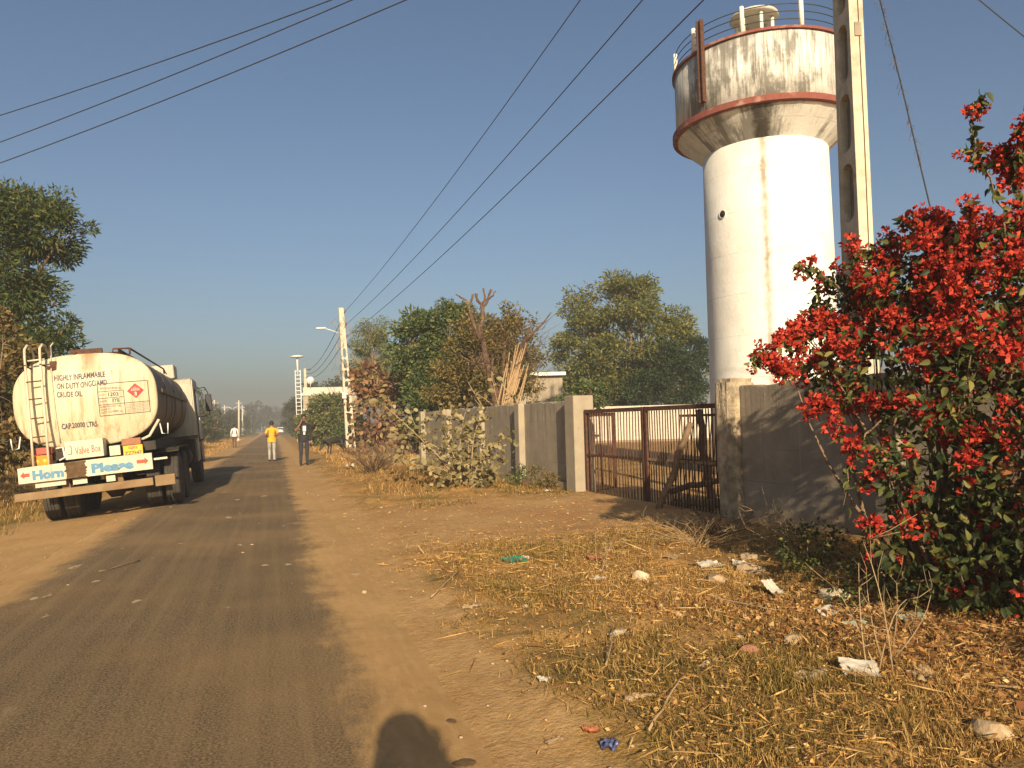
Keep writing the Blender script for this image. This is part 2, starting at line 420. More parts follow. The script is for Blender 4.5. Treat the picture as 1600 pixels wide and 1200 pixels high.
leafy('leaf_boug', [(0, (0.020, 0.035, 0.010)), (0.45, (0.045, 0.060, 0.018)), (0.8, (0.101, 0.111, 0.028)), (1, (0.222, 0.192, 0.050))], 0.3)
leafy('bract', [(0, (0.26, 0.016, 0.014)), (0.3, (0.42, 0.032, 0.019)), (0.6, (0.52, 0.055, 0.027)), (0.85, (0.58, 0.090, 0.042)), (1, (0.34, 0.022, 0.026))], 0.3, 0.7)
leafy('bract_faded', [(0, (0.24, 0.10, 0.04)), (0.5, (0.36, 0.15, 0.06)), (1, (0.42, 0.22, 0.09))], 0.3)
leafy('straw', [(0, (0.15, 0.075, 0.022)), (0.35, (0.35, 0.195, 0.058)), (0.75, (0.52, 0.315, 0.10)), (1, (0.66, 0.45, 0.2))], 0.2, 0.7)
leafy('grass_green', [(0, (0.075, 0.065, 0.014)), (0.4, (0.16, 0.125, 0.028)), (0.75, (0.29, 0.20, 0.052)), (1, (0.45, 0.29, 0.09))], 0.3, 0.7)
leafy('leaf_litter', [(0, (0.10, 0.045, 0.016)), (0.4, (0.25, 0.115, 0.036)), (0.8, (0.40, 0.215, 0.075)), (1, (0.50, 0.33, 0.15))], 0.15, 0.8)
leafy('far_scrub', [(0, (0.034, 0.043, 0.017)), (0.6, (0.066, 0.072, 0.026)), (1, (0.120, 0.108, 0.042))])

# ------------------------------------------------------------------ ground and road
def axis(segs):
    out = []
    for a, b_, n in segs: out += list(np.linspace(a, b_, n, endpoint=False))
    return np.array(out+[segs[-1][1]])
def sheet(name, xs, ys, zf, mat):
    Xg, Yg = np.meshgrid(xs, ys)
    Z = zf(Xg, Yg)
    V = np.stack([Xg.ravel(), Yg.ravel(), Z.ravel()], 1)
    nx, ny = len(xs), len(ys)
    i = (np.arange(ny-1)[:, None]*nx+np.arange(nx-1)[None, :]).ravel()
    Fq = np.stack([i, i+1, i+1+nx, i+nx], 1)
    return link(name, np_mesh(name, V, Fq, mat, smooth=True))
xs = axis([(-1500, -60, 12), (-60, -12, 16), (-12, -4, 32), (-4, 0.6, 30), (0.6, 6.4, 130), (6.4, 14, 20), (14, 60, 16), (60, 1500, 12)])
ys = axis([(-60, -4, 14), (-4, 1.5, 22), (1.5, 10, 170), (10, 28, 120), (28, 60, 50), (60, 140, 30), (140, 3000, 16)])
def zground(x, y):
    z = height(x, y)
    road = sst(-2.75, -2.45, x)*(1-sst(0.75, 1.0, x))
    return z - 0.035*road
g = sheet('ground', xs, ys, zground, 'ground'); tag(g, kind='structure')
rx = np.linspace(-2.9, 1.12, 34); ry = axis([(-30, 0, 30), (0, 30, 160), (30, 90, 60), (90, 600, 40)])
def roadsheet():
    Xg, Yg = np.meshgrid(rx, ry)
    edge = (vnoise(Yg*1.7, Yg*0+3)-0.5)*0.22+(vnoise(Yg*6, Yg*0+8)-0.5)*0.08
    t = (Xg-rx[0])/(rx[-1]-rx[0])
    Xg = Xg + edge*(t**6) + (vnoise(Yg*1.5+20, Yg*0+5)-0.5)*0.2*((1-t)**6)
    Xg = Xg - 6.0*sst(120, 420, Yg)**2*3
    Z = height(np.clip(Xg, -20, 0.9), Yg)+0.006 + 0.01*np.cos((Xg+0.9)/1.9*1.2)
    Z = Z - 0.05*(sst(0.86, 1.0, t)+1-sst(0.0, 0.10, t))
    Z = np.where(Yg > 90, 0.012, Z)
    V = np.stack([Xg.ravel(), Yg.ravel(), Z.ravel()], 1)
    nx, ny = Xg.shape[1], Xg.shape[0]
    i = (np.arange(ny-1)[:, None]*nx+np.arange(nx-1)[None, :]).ravel()
    return link('road', np_mesh('road', V, np.stack([i, i+1, i+1+nx, i+nx], 1), 'asphalt', smooth=True))
tag(roadsheet(), kind='structure')
#b3
#b4
# ------------------------------------------------------------------ water tower
def tower_material(name, heavy, stain=False):
    m, nt, b = new_mat(name); v = objc(nt)
    sx = N(nt, 'ShaderNodeSeparateXYZ', {0: v})
    base = ramp(nt, noise(nt, v, 2.0, 5), [(0.3, (0.60, 0.585, 0.535)), (0.7, (0.70, 0.69, 0.645))])
    pv_ = noise(nt, scaled(nt, v, (1, 1, 0.5)), 6, 6, 0.7)
    base = mix(nt, ramp(nt, pv_, [(0.60, 0.0), (0.66, 0.35)]), base, (0.46, 0.43, 0.36))
    ang = mth(nt, 'ARCTAN2', sx.outputs[1], sx.outputs[0])
    cyl = N(nt, 'ShaderNodeCombineXYZ', {0: mth(nt, 'MULTIPLY', ang, 2.0), 1: 0.0, 2: mth(nt, 'MULTIPLY', sx.outputs[2], 0.35)}).outputs[0]
    s1 = noise(nt, cyl, 3.2, 6, 0.65)
    s2 = noise(nt, cyl, 11.0, 5, 0.7)
    col = base
    if heavy:
        blot = noise(nt, v, 1.3, 6, 0.7)
        fine = N(nt, 'ShaderNodeCombineXYZ', {0: mth(nt, 'MULTIPLY', ang, 9.0), 1: 0.0, 2: mth(nt, 'MULTIPLY', sx.outputs[2], 0.22)}).outputs[0]
        dr = noise(nt, fine, 2.2, 7, 0.75, 0.3)
        broad = noise(nt, N(nt, 'ShaderNodeCombineXYZ', {0: mth(nt, 'MULTIPLY', ang, 3.0), 1: 3.0, 2: 0.0}).outputs[0], 1.2, 3)
        fall = mth(nt, 'SUBTRACT', sx.outputs[2], mth(nt, 'SUBTRACT', 9.62, mth(nt, 'MULTIPLY', broad, 2.4)))   # how far the run has come down
        drip = mth(nt, 'MULTIPLY', smooth(nt, fall, -0.35, 0.45), ramp(nt, dr, [(0.43, 0.0), (0.60, 0.75)]))
        col = mix(nt, drip, col, (0.15, 0.14, 0.115))
        side = smooth(nt, ang, -1.15, -2.45)                      # the weathered side
        k = mth(nt, 'ADD', mth(nt, 'MULTIPLY', s1, 0.6), mth(nt, 'MULTIPLY', blot, 0.5))
        k = mth(nt, 'ADD', k, mth(nt, 'MULTIPLY', side, 0.14))
        k = mth(nt, 'ADD', k, mth(nt, 'MULTIPLY', mth(nt, 'SUBTRACT', dr, 0.5), 0.35))
        col = mix(nt, ramp(nt, k, [(0.62, 0.0), (0.73, 0.8)]), col, (0.125, 0.118, 0.10))
        col = mix(nt, ramp(nt, s2, [(0.54, 0.0), (0.70, 0.6)]), col, (0.25, 0.22, 0.165))
        topd = mth(nt, 'MULTIPLY', smooth(nt, sx.outputs[2], 8.7, 9.6), ramp(nt, s2, [(0.36, 0.0), (0.58, 0.75)]))
        col = mix(nt, mth(nt, 'MULTIPLY', topd, 0.5), col, (0.17, 0.16, 0.13))
    else:
        col = mix(nt, ramp(nt, s2, [(0.58, 0.0), (0.75, 0.28)]), col, (0.45, 0.39, 0.29))
        col = mix(nt, ramp(nt, s1, [(0.60, 0.0), (0.78, 0.35)]), col, (0.40, 0.35, 0.27))
    if stain:                                                      # one long damp streak below the overflow
        d = mth(nt, 'ABSOLUTE', mth(nt, 'SUBTRACT', ang, -2.22))
        wv = mth(nt, 'ADD', d, mth(nt, 'MULTIPLY', mth(nt, 'SUBTRACT', noise(nt, v, 5, 5, 0.7), 0.5), 0.18))
        st = mth(nt, 'MULTIPLY', smooth(nt, wv, 0.085 if not heavy else 0.15, 0.0 if not heavy else 0.05), ramp(nt, noise(nt, scaled(nt, v, (1, 1, 0.8)), 2.4, 4), [(0.3, 0.25 if not heavy else 0.8), (0.6, 0.8 if not heavy else 0.95)]))
        col = mix(nt, st, col, (0.20, 0.15, 0.10) if not heavy else (0.045, 0.036, 0.028))
    zz = mth(nt, 'FRACT', mth(nt, 'ADD', mth(nt, 'MULTIPLY', sx.outputs[2], 1.0/0.92), mth(nt, 'MULTIPLY', noise(nt, v, 1.5, 3), 0.05)))
    ln = smooth(nt, mth(nt, 'ABSOLUTE', mth(nt, 'SUBTRACT', zz, 0.5)), 0.012, 0.0)
    ln = mth(nt, 'MULTIPLY', ln, ramp(nt, noise(nt, v, 4, 3), [(0.4, 0.1), (0.6, 0.55)]))
    col = mix(nt, ln, col, (0.30, 0.26, 0.19))
    finish(nt, b, col, 0.9, mth(nt, 'SUBTRACT', noise(nt, v, 18, 5), mth(nt, 'MULTIPLY', ln, 0.6)), 0.3, 0.02, spec=0.15)
    MT[name] = m
tower_material('tower_shaft', False, True); tower_material('tower_tank', True); tower_material('tower_bowl', True, True)
TW = (11.1, 15.2)
tw = empty('water_tower', (TW[0], TW[1], 0)); tag(tw, 'tall white cylindrical water tower with stained tank, behind the boundary wall', 'water tower')
RS, RT = 1.43, 2.03
ZC, ZR, ZT = 7.5, 8.05, 9.62
mb = MB(); mb.lathe([(RS*1.02, -0.3), (RS*1.01, 2), (RS, 5), (RS*0.985, ZC)], 64); mb.build('shaft', 'tower_shaft', tw)
mb = MB(); mb.lathe([(RS*0.985, ZC), (RS*1.0, ZC+0.02), (RT*0.975, ZR-0.045), (RT*0.975, ZR-0.022)], 28, smooth=False); mb.build('bowl', 'tower_bowl', tw)
mb = MB(); mb.lathe([(RT*0.98, ZR-0.02), (RT*1.03, ZR-0.018), (RT*1.03, ZR+0.112), (RT*0.99, ZR+0.115)], 72, smooth=False); mb.build('ring_beam', 'red_paint', tw)
mb = MB(); mb.lathe([(RT*0.985, ZR+0.118), (RT*0.985, ZT-0.06)], 72); mb.build('tank_wall', 'tower_tank', tw)
mb = MB(); mb.lathe([(RT*0.975, ZT-0.058), (RT*1.012, ZT-0.056), (RT*1.012, ZT), (RT*0.93, ZT+0.02)], 72, smooth=False); mb.build('ring_beam', 'red_paint', tw)
mb = MB(); mb.lathe([(RT*0.925, ZT+0.018), (0.9, ZT+0.14), (0.02, ZT+0.2)], 48); mb.build('roof_slab', 'concrete_pale', tw)
for k in range(10):
    a = R(-172 + 36*k)
    mb = MB(); mb.lathe([(0.052, 0.003), (0.05, 0.55), (0.044, 0.58)], 10); o = mb.build('railing_post', 'white_wash', tw)
    o.location = (RT*0.965*math.cos(a), RT*0.965*math.sin(a), ZT+0.01)
for h_ in (0.16, 0.33, 0.49):
    mb = MB(); mb.tube([(RT*0.965*math.cos(2*PI*i/64), RT*0.965*math.sin(2*PI*i/64), ZT+0.02+h_) for i in range(65)], 0.011, 5, cap=False)
    mb.build('railing_wire', 'black_iron', tw)
# roof hatch: a small round slab on posts
hc = MB(); hc.lathe([(0.50, 0.0), (0.55, 0.02), (0.54, 0.07), (0.3, 0.17), (0.02, 0.2)], 32)
ho = hc.build('hatch_cover', 'concrete_pale', tw); ho.location = (-0.30, -0.25, ZT+1.02)
for k in range(6):
    a = 2*PI*k/6+0.3
    mb = MB(); mb.lathe([(0.04, -0.95), (0.04, -0.004)], 8); o = mb.build('post', 'white_wash', ho); o.location = (0.40*math.cos(a), 0.40*math.sin(a), 0)
# steel channel hung on the wall, opening, brick ledge
def around(ang, r, z): return (r*math.cos(ang), r*math.sin(ang), z)
a0 = R(-162)
mb = MB(); mb.box(-0.02, 0.05, -0.065, 0.065, 0, 1.85); mb.box(0.051, 0.09, -0.065, -0.045, 0.01, 1.84); mb.box(0.051, 0.09, 0.045, 0.065, 0.01, 1.84)
o = mb.build('drain_channel', 'rust', tw); o.location = around(a0, RT*1.02, ZR+0.30); o.rotation_euler = (0, 0, a0)
a1 = R(-167)
mb = MB(); mb.lathe([(0.085, -0.05), (0.085, 0.012), (0.095, 0.014), (0.095, -0.05)], 20, axis='X', cap=False); mb.lathe([(0.084, -0.03), (0.083, 0.010)], 20, axis='X', mi=1)  # dark disc fills the vent in place of its inner shade
o = mb.build('vent_opening', ['white_wash', 'hole_shade'], tw); o.location = around(a1, RS*1.0, 5.98); o.rotation_euler = (0, 0, a1)
a2 = R(-165)
mb = MB(); mb.box(-0.02, 0.1, -0.19, 0.19, 0, 0.055, 0); mb.box(-0.02, 0.1, -0.19, -0.15, 0.057, 0.16, 0); mb.box(-0.02, 0.1, 0.15, 0.19, 0.057, 0.16, 0); mb.box(-0.02, 0.11, -0.2, 0.2, 0.162, 0.21, 0); mb.box(-0.02, 0.02, -0.148, 0.148, 0.057, 0.16, 1)  # dark back plate carries the shade of the opening
o = mb.build('brick_opening', ['brick_red', 'hole_shade'], tw); o.location = around(a2, RS*1.012, 2.03); o.rotation_euler = (0, 0, a2)

# ------------------------------------------------------------------ concrete poles
mottled('slot_shade_concrete', (0.16, 0.14, 0.11), (0.24, 0.21, 0.17), 7)  # darker copy of the pole concrete, slot shade put into the colour
def pole_mesh(h, w0, w1, t, nweb, solid_top, slot=0.51, webk=0.16):
    """pre-cast pole: two chords joined by webs, rounded openings between them"""
    mb = MB()
    lo, hi = 0.3, h-solid_top
    def wd(z): return w0+(w1-w0)*z/h
    c = 0.27
    # solid ends
    for z0, z1 in ((-0.4, lo), (hi, h)):
        a, b_ = wd(z0), wd(z1)
        vs = [(-a/2,-t/2,z0),(a/2,-t/2,z0),(a/2,t/2,z0),(-a/2,t/2,z0),(-b_/2,-t/2,z1),(b_/2,-t/2,z1),(b_/2,t/2,z1),(-b_/2,t/2,z1)]
        mb.add(vs, [(0,3,2,1),(4,5,6,7),(0,1,5,4),(1,2,6,5),(2,3,7,6),(3,0,4,7)])
    step = (hi-lo)/nweb
    for i in range(nweb):
        za, zb = lo+i*step, lo+(i+1)*step
        web = step*webk
        for sgn in (-1, 1):
            e_ = wd(za)*slot*0.5
            zs = [za, za+web*0.5, za+web*0.5+e_*0.1, za+web*0.5+e_*0.35, za+web*0.5+e_, zb-web*0.5-e_, zb-web*0.5-e_*0.35, zb-web*0.5-e_*0.1, zb-web*0.5, zb]
            inn = [0.0, 0.0, slot*0.45, slot*0.78, slot, slot, slot*0.78, slot*0.45, 0.0, 0.0]           # inner face, as share of half width
            pts = []
            for z, q in zip(zs, inn):
                W = wd(z)/2; pts.append((sgn*W, z, sgn*W*q))
            for (xo, z, xi), (xo2, z2, xi2) in zip(pts[:-1], pts[1:]):
                vs = [(xo,-t/2,z),(xi,-t/2,z),(xi,t/2,z),(xo,t/2,z),(xo2,-t/2,z2),(xi2,-t/2,z2),(xi2,t/2,z2),(xo2,t/2,z2)]
                mb.add(vs, [(0,1,5,4),(1,2,6,5),(2,3,7,6),(3,0,4,7)])
    return mb
def crossarm(parent, z, offs, L0, L1):
    mb = MB(); mb.box(L0, L1, -0.04, 0.04, z-0.04, z+0.04); mb.build('crossarm', 'rust', parent)
    for x in offs:
        mb = MB(); mb.lathe([(0.012, 0), (0.045, 0.05), (0.03, 0.08), (0.05, 0.11), (0.025, 0.16)], 10); o = mb.build('insulator', 'ceramic', parent); o.location = (x, 0, z+0.041)
# near pole, beside the flowering bush
NP = (6.52, 7.30)
p1 = empty('utility_pole', (NP[0], NP[1], 0.0), (R(0.2), R(-0.5), R(78))); tag(p1, 'thick near concrete pole with oval slots, rising behind the red bush beside the water tower', 'pole')
mb = MB()
pole_mesh(10.8, 0.46, 0.27, 0.17, 12, 0.6, 0.64, 0.17).build('column', 'concrete_pole', p1)
mb = MB(); mb.add([(-0.2, -0.03, 0.2), (0.2, -0.03, 0.2), (0.12, -0.03, 10.3), (-0.12, -0.03, 10.3), (-0.2, -0.012, 0.2), (0.2, -0.012, 0.2), (0.12, -0.012, 10.3), (-0.12, -0.012, 10.3)], [(0, 1, 2, 3), (4, 5, 6, 7), (0, 1, 5, 4), (1, 2, 6, 5), (2, 3, 7, 6), (3, 0, 4, 7)]); mb.build('web', 'slot_shade_concrete', p1)  # plate closing the slots, their shade painted in its dark colour
for zz in (10.55, 9.0, 7.9, 8.7):
    mb = MB(); mb.tube([(-0.12, 0.09, zz), (-0.12, 0.16, zz)], 0.012, 6); mb.lathe([(0.012, 0), (0.04, 0.04), (0.03, 0.07), (0.045, 0.1), (0.025, 0.14)], 10, (-0.12, 0.17, zz-0.07)); mb.build('insulator', 'ceramic', p1)
mb = MB(); mb.tube([(-0.145, -0.03, 10.0), (-0.166, -0.02, 7.4), (-0.192, -0.03, 4.6), (-0.208, -0.02, 2.6), (-0.228, -0.03, 0.6)], 0.006, 5); mb.build('earth_wire', 'rust', p1)
mb = MB(); mb.box(-0.192, -0.172, -0.05, 0.03, 5.80, 5.96); mb.build('bracket', 'plaster_grey', p1)
# far pole with lamp
P2 = (4.05, 43.0)
p2 = empty('utility_pole', (P2[0], P2[1], 0.05), (0, R(-3.2), R(6))); tag(p2, 'leaning ladder-like concrete pole with street lamp arm beside the trees', 'pole')
pole_mesh(7.9, 0.52, 0.26, 0.16, 9, 2.2, 0.48, 0.18).build('column', 'concrete_pole', p2)
for zz in (7.72, 7.0, 6.35):
    mb = MB(); mb.lathe([(0.012, 0), (0.05, 0.05), (0.035, 0.09), (0.055, 0.12), (0.025, 0.17)], 10, (0.22, -0.02, zz-0.08)); mb.build('insulator', 'ceramic', p2)
mb = MB(); mb.tube([(-0.05, -0.1, 6.4), (-0.5, -0.12, 6.62), (-0.95, -0.14, 6.78)], 0.022, 6); mb.build('lamp_arm', 'steel_white', p2)
mb = MB(); mb.box(-1.45, -0.93, -0.22, -0.06, 6.76, 6.84, 0, None, 0.02); mb.build('lamp_head', 'steel_white', p2)
mb = MB(); mb.box(-0.30, -0.08, -0.20, -0.085, 2.9, 3.25, 0, None, 0.01); mb.build('meter_box', 'steel_white', p2)
mb = MB()
rr = random.Random(4)
for k in range(46):
    z0 = rr.uniform(4.3, 7.4); a = rr.uniform(-1, 1)
    mb.tube([(a*0.2, -0.09, z0), (a*0.45+rr.uniform(-.15, .15), -0.2+rr.uniform(-.2, .2), z0+rr.uniform(-.1, .2)), (a*0.6+rr.uniform(-.2, .2), -0.2+rr.uniform(-.3, .3), z0-rr.uniform(.2, .6))], 0.008, 3)
vo = mb.build('dry_creeper', 'twig', p2); tag(vo, kind='stuff')
p3 = empty('utility_pole', (3.55, 89.5, 0.0), (0, R(-0.8), R(5))); tag(p3, 'thin grey concrete pole just right of the white lattice mast', 'pole')
pole_mesh(8.0, 0.42, 0.26, 0.2, 6, 2.5).build('column', 'concrete_pole', p3)
crossarm(p3, 7.85, (0.05, 0.5), -0.1, 0.7)
# lattice mast with flat head
mst = empty('lattice_mast', (2.45, 77.7, 0), (0, R(-1.2), 0)); tag(mst, 'white lattice lighting mast with flat round head above the roadside bushes', 'mast')
for sx_ in (-0.24, 0.24):
    for sy_ in (-0.2, 0.2):
        mb = MB(); mb.tube([(sx_, sy_, 0), (sx_, sy_, 7.0)], 0.045, 6); mb.build('leg', 'steel_white', mst)
mb = MB()
for i in range(18):
    z = 0.4+i*0.38
    mb.box(-0.24, 0.24, -0.23, -0.17, z, z+0.045); mb.box(-0.24, 0.24, 0.17, 0.23, z, z+0.045)
mb.build('rungs', 'steel_white', mst)
mb = MB(); mb.tube([(0, 0, 6.6), (0, 0, 8.2)], 0.09, 8); mb.build('head_post', 'steel_white', mst)
mb = MB(); mb.lathe([(0.1, 8.18), (0.62, 8.25), (0.66, 8.36), (0.3, 8.44), (0.02, 8.46)], 24); mb.build('lamp_ring', 'steel_white', mst)
# poles on the left of the road, far away
LP = [(-9.6, 128, 6.1, 'leftmost pale pole in the far row, close to the truck mirror'), (-8.9, 132, 6.1, 'second pole from the truck, rising behind the pink cloth'),
      (-9.4, 165, 6.2, 'third pole from the truck, thin and grey against dark trees'), (-9.8, 205, 6.2, 'far roadside pole carrying a pair of curved lamp arms'),
      (-5.6, 138, 6.2, 'tallest far pole, just right of the person in white'), (-6.2, 170, 6.2, 'second far pole right of the person in white'),
      (-7.2, 205, 6.2, 'third far pole right of the person in white'), (-7.9, 240, 6.2, 'short distant pole, fourth right of the person in white'),
      (-7.6, 290, 6.2, 'tiny distant pole above the hedge left of the dome tree'), (-4.9, 350, 6.2, 'hazy distant pole in front of the dome shaped tree')]
for i, (x, y, h_, lab) in enumerate(LP):
    mb = MB(); mb.tube([(0, 0, -0.2), (-0.15 if i == 1 else 0.02, 0, h_)], [0.19, 0.13], 7); mb.box(-0.5, 0.5, -0.04, 0.04, h_-0.5, h_-0.42)
    o = mb.build('utility_pole', 'concrete_pale'); o.location = (x, y, 0); tag(o, lab, 'pole', 'poles along the left side of the road')
    if i == 3:
        mb = MB()
        for sg in (-1, 1): mb.tube([(0, 0, h_-0.1), (sg*0.5, 0, h_+0.5), (sg*1.4, 0, h_+0.75)], 0.08, 5)
        mb.build('lamp_arm', 'steel_white', o)
# left pole that carries the branch line
o = pole_mesh(8.2, 0.36, 0.24, 0.15, 8, 0.5).build('utility_pole', 'concrete_pole'); o.location = (-11.6, 24.0, 0.4); tag(o, 'concrete pole hidden by the big tree left of the tanker', 'pole')

# ------------------------------------------------------------------ wires
def wire(a, b, sag, r, label, mat='wire_black', n=28, name='overhead_wire'):
    a, b = Vector(a), Vector(b)
    pts = [a.lerp(b, i/n)-Vector((0, 0, sag*4*(i/n)*(1-i/n))) for i in range(n+1)]
    mb = MB(); mb.tube(pts, r, 5)
    return tag(mb.build(name, mat), label, 'wire')
wire((6.42, 7.4, 10.60), (3.84, 42.9, 7.75), 0.42, 0.011, 'leftmost of three wires running up over the road to the near pole')
wire((6.42, 7.4, 9.0), (3.88, 42.9, 7.02), 0.38, 0.011, 'middle of three wires running up over the road to the near pole')
wire((6.42, 7.4, 7.9), (3.92, 42.9, 6.37), 0.34, 0.011, 'rightmost of three wires running up over the road to the near pole')
for i, (dx, nm) in enumerate(((0.05, 'upper'), (0.9, 'middle'), (1.8, 'lower'))):
    wire((3.84+.04*i, 43, (7.75, 7.02, 6.37)[i]), (3.55, 89.5, (7.9, 7.5, 7.1)[i]), 0.9, 0.02, '%s wire sagging from the lamp pole towards the lattice mast' % nm)
wire((6.40, 7.35, 8.76), (-11.6, 24.0, 8.32), 0.35, 0.010, 'topmost of three wires crossing the upper left sky')
wire((6.40, 7.35, 8.98), (-11.6, 24.0, 7.33), 0.35, 0.010, 'middle of three wires crossing the upper left sky')
wire((6.40, 7.35, 8.66), (-11.6, 24.0, 6.82), 0.35, 0.010, 'lowest of three wires crossing the upper left sky')
wire((-11.5, 24.0, 6.4), (-7.4, 60.0, 3.6), 0.5, 0.014, 'thin cable slanting down to the truck roof from the left tree')
wire((6.2, 7.15, 7.9), (9.6, 6.2, 4.75), 0.12, 0.007, 'thin wire cutting the upper right corner of the sky')
# guy wire wound with dry creeper
gp = [Vector(p) for p in ((6.3, 7.25, 9.6), (5.95, 6.5, 7.2), (5.77, 5.96, 5.52), (5.74, 5.71, 4.5), (5.66, 5.38, 3.24), (5.6, 5.1, 2.2), (5.5, 4.8, 0.2))]
gw = empty('guy_cable', gp[-1]); tag(gw, 'twisted cable hanging right of the near pole into the red flowers', 'cable')
mb = MB(); mb.tube([p-gp[-1] for p in gp], 0.007, 5); mb.build('cable', 'wire_black', gw)
mb = MB(); rr = random.Random(9)
for k in range(150):
    t = rr.uniform(0.05, 0.62)*(len(gp)-1); i = int(t); p = gp[i].lerp(gp[i+1], t-i)-gp[-1]
    d = Vector((rr.uniform(-1, 1), rr.uniform(-1, 1), rr.uniform(-1, 0.6)))*0.045
    mb.tube([p, p+d*0.6, p+d+Vector((0, 0, -0.03))], 0.0022, 3)
mb.build('creeper', 'bark', gw)
# ------------------------------------------------------------------ boundary walls and gate
WD = Vector((-0.08, 1.0, 0)).normalized()        # direction along the wall, away from the camera
WA = math.atan2(WD.y, WD.x) - PI/2                # rotation of a frame whose +Y runs along the wall
def wall_frame(name, y, z=0.0):
    return empty(name, (WALL(y), y, z), (0, 0, WA))
wl = wall_frame('boundary_wall', 13.3); tag(wl, 'grey plastered boundary wall with pilasters, left of the iron gate', 'wall')
def rough_wall(x0, x1, y0, y1, z0, z1, seed):
    mb = MB(); r_ = random.Random(seed); n_ = int((y1-y0)/0.22); vs = []; drift = 0.0
    for i in range(n_+1):
        y = y0+(y1-y0)*i/n_; drift = drift*0.8+r_.uniform(-.012, .012); zt_ = z1+drift-(0.03 if r_.random() < 0.08 else 0)
        vs += [(x0, y, z0), (x0, y, zt_-0.015), (x0+0.015, y, zt_), (x1-0.015, y, zt_+r_.uniform(-.006, .006)), (x1, y, zt_-0.015), (x1, y, z0)]
    fs = [(i*6+k, i*6+k+1, (i+1)*6+k+1, (i+1)*6+k) for i in range(n_) for k in range(5)]+[(0, 1, 2, 3, 4, 5), tuple(n_*6+k for k in (5, 4, 3, 2, 1, 0))]
    mb.add(vs, fs); return mb
rough_wall(0.06, 0.26, 0.40, 11.4, -0.3, 1.83, 1).build('wall_panel', 'plaster_grey', wl)
mb = MB(); mb.box(-0.05, 0.055, 0.41, 11.3, -0.3, 0.24); mb.build('plinth', 'plaster_grey', wl)
for yy in (2.9, 5.5, 8.3, 11.1):
    mb = MB(); mb.box(-0.09, 0.057, yy-0.13, yy+0.13, -0.3, 1.838, 0, None, 0.012); mb.build('pilaster', 'plaster_post', wl)
mb = MB(); mb.box(-0.12, 0.30, 0.0, 0.39, -0.3, 1.90, 0, None, 0.015); mb.build('gate_pillar', 'plaster_post', wl)
wr = wall_frame('boundary_wall', 9.1); tag(wr, 'grey boundary wall right of the gate, shaded by the red flowering bush', 'wall')
rough_wall(0.05, 0.29, -12.0, -0.36, -0.4, 1.85, 2).build('wall_panel', 'plaster_grey', wr)
for yy in (-2.75, -5.2, -7.6):
    mb = MB(); mb.box(-0.08, 0.047, yy-0.15, yy+0.15, -0.4, 1.845, 0, None, 0.012); mb.build('pilaster', 'plaster_grey', wr)
# the worn end pillar, chipped at the corners
bm = bmesh.new(); bmesh.ops.create_cube(bm, size=1.0)
for v in bm.verts: v.co = Vector((0.12+v.co.x*0.44, -0.17+v.co.y*0.36, 0.77+v.co.z*2.34))
bmesh.ops.bevel(bm, geom=list(bm.edges), offset=0.05, segments=2, affect='EDGES')
bmesh.ops.subdivide_edges(bm, edges=[e for e in bm.edges if e.calc_length() > 0.25], cuts=7, use_grid_fill=True)
rr = random.Random(2)
for v in bm.verts: v.co += Vector((rr.uniform(-1, 1), rr.uniform(-1, 1), rr.uniform(-1, 1)*0.6))*0.011
me = bpy.data.meshes.new('gate_pillar'); bm.to_mesh(me); bm.free(); me.materials.append(MT['plaster_worn_shade'])
for p in me.polygons: p.use_smooth = True
link('gate_pillar', me, wr)
# gate: two leaves in line with the wall and a narrow folded leaf
def gate_leaf(label, y0, ang, L, n, h, z0, lower=True, bars_low=None, plate=False):
    g = empty('gate_leaf', (WALL(y0)+0.10, y0, z0), (0, 0, WA+PI+ang)); tag(g, label, 'gate', 'iron gate leaves')
    # local +Y runs along the leaf
    mb = MB(); mb.box(-0.025, 0.025, 0.0, 0.055, 0.0, h); mb.build('stile', 'rust', g)
    mb = MB(); mb.box(-0.025, 0.025, L-0.055, L, 0.0, h); mb.build('stile', 'rust', g)
    mb = MB(); mb.box(-0.028, 0.028, 0.056, L-0.056, h-0.07, h-0.003); mb.build('top_rail', 'rust', g)
    mb = MB(); mb.box(-0.024, 0.024, 0.056, L-0.056, 0.003, 0.055); mb.build('bottom_rail', 'rust', g)
    mb = MB(); mb.box(-0.012, 0.012, 0.056, L-0.056, h*0.455, h*0.455+0.04); mb.build('middle_rail', 'rust_light' if plate else 'rust', g)
    rr = random.Random(int(L*100))
    for i in range(n):
        y = 0.06+(L-0.12)*(i+1)/(n+1)
        mb = MB(); b0, b1 = rr.uniform(-0.012, 0.012), rr.uniform(-0.012, 0.012)
        mb.tube([(0.0, y+b0, 0.057), (0.004+b1, y+b1*0.5, h*0.45), (0, y+b1, h-0.072)], 0.0105, 6); mb.build('bar', 'rust', g)
    if plate:
        mb = MB(); mb.box(-0.034, -0.026, L-0.62, L-0.03, h*0.44, h*0.44+0.085); mb.build('lock_plate', 'rust_light', g)
    return g
gl1 = gate_leaf('left leaf of the rusty iron gate with thin straight bars', 13.27, 0.0, 2.05, 19, 1.58, 0.05)
gl2 = gate_leaf('right leaf of the rusty iron gate, dense bars beside the worn pillar', 11.18, 0.0, 2.04, 25, 1.58, 0.05, plate=True)
gl3 = gate_leaf('narrow folded iron gate leaf swung inwards at the left pillar', 13.24, R(118), 0.95, 5, 1.50, 0.07)
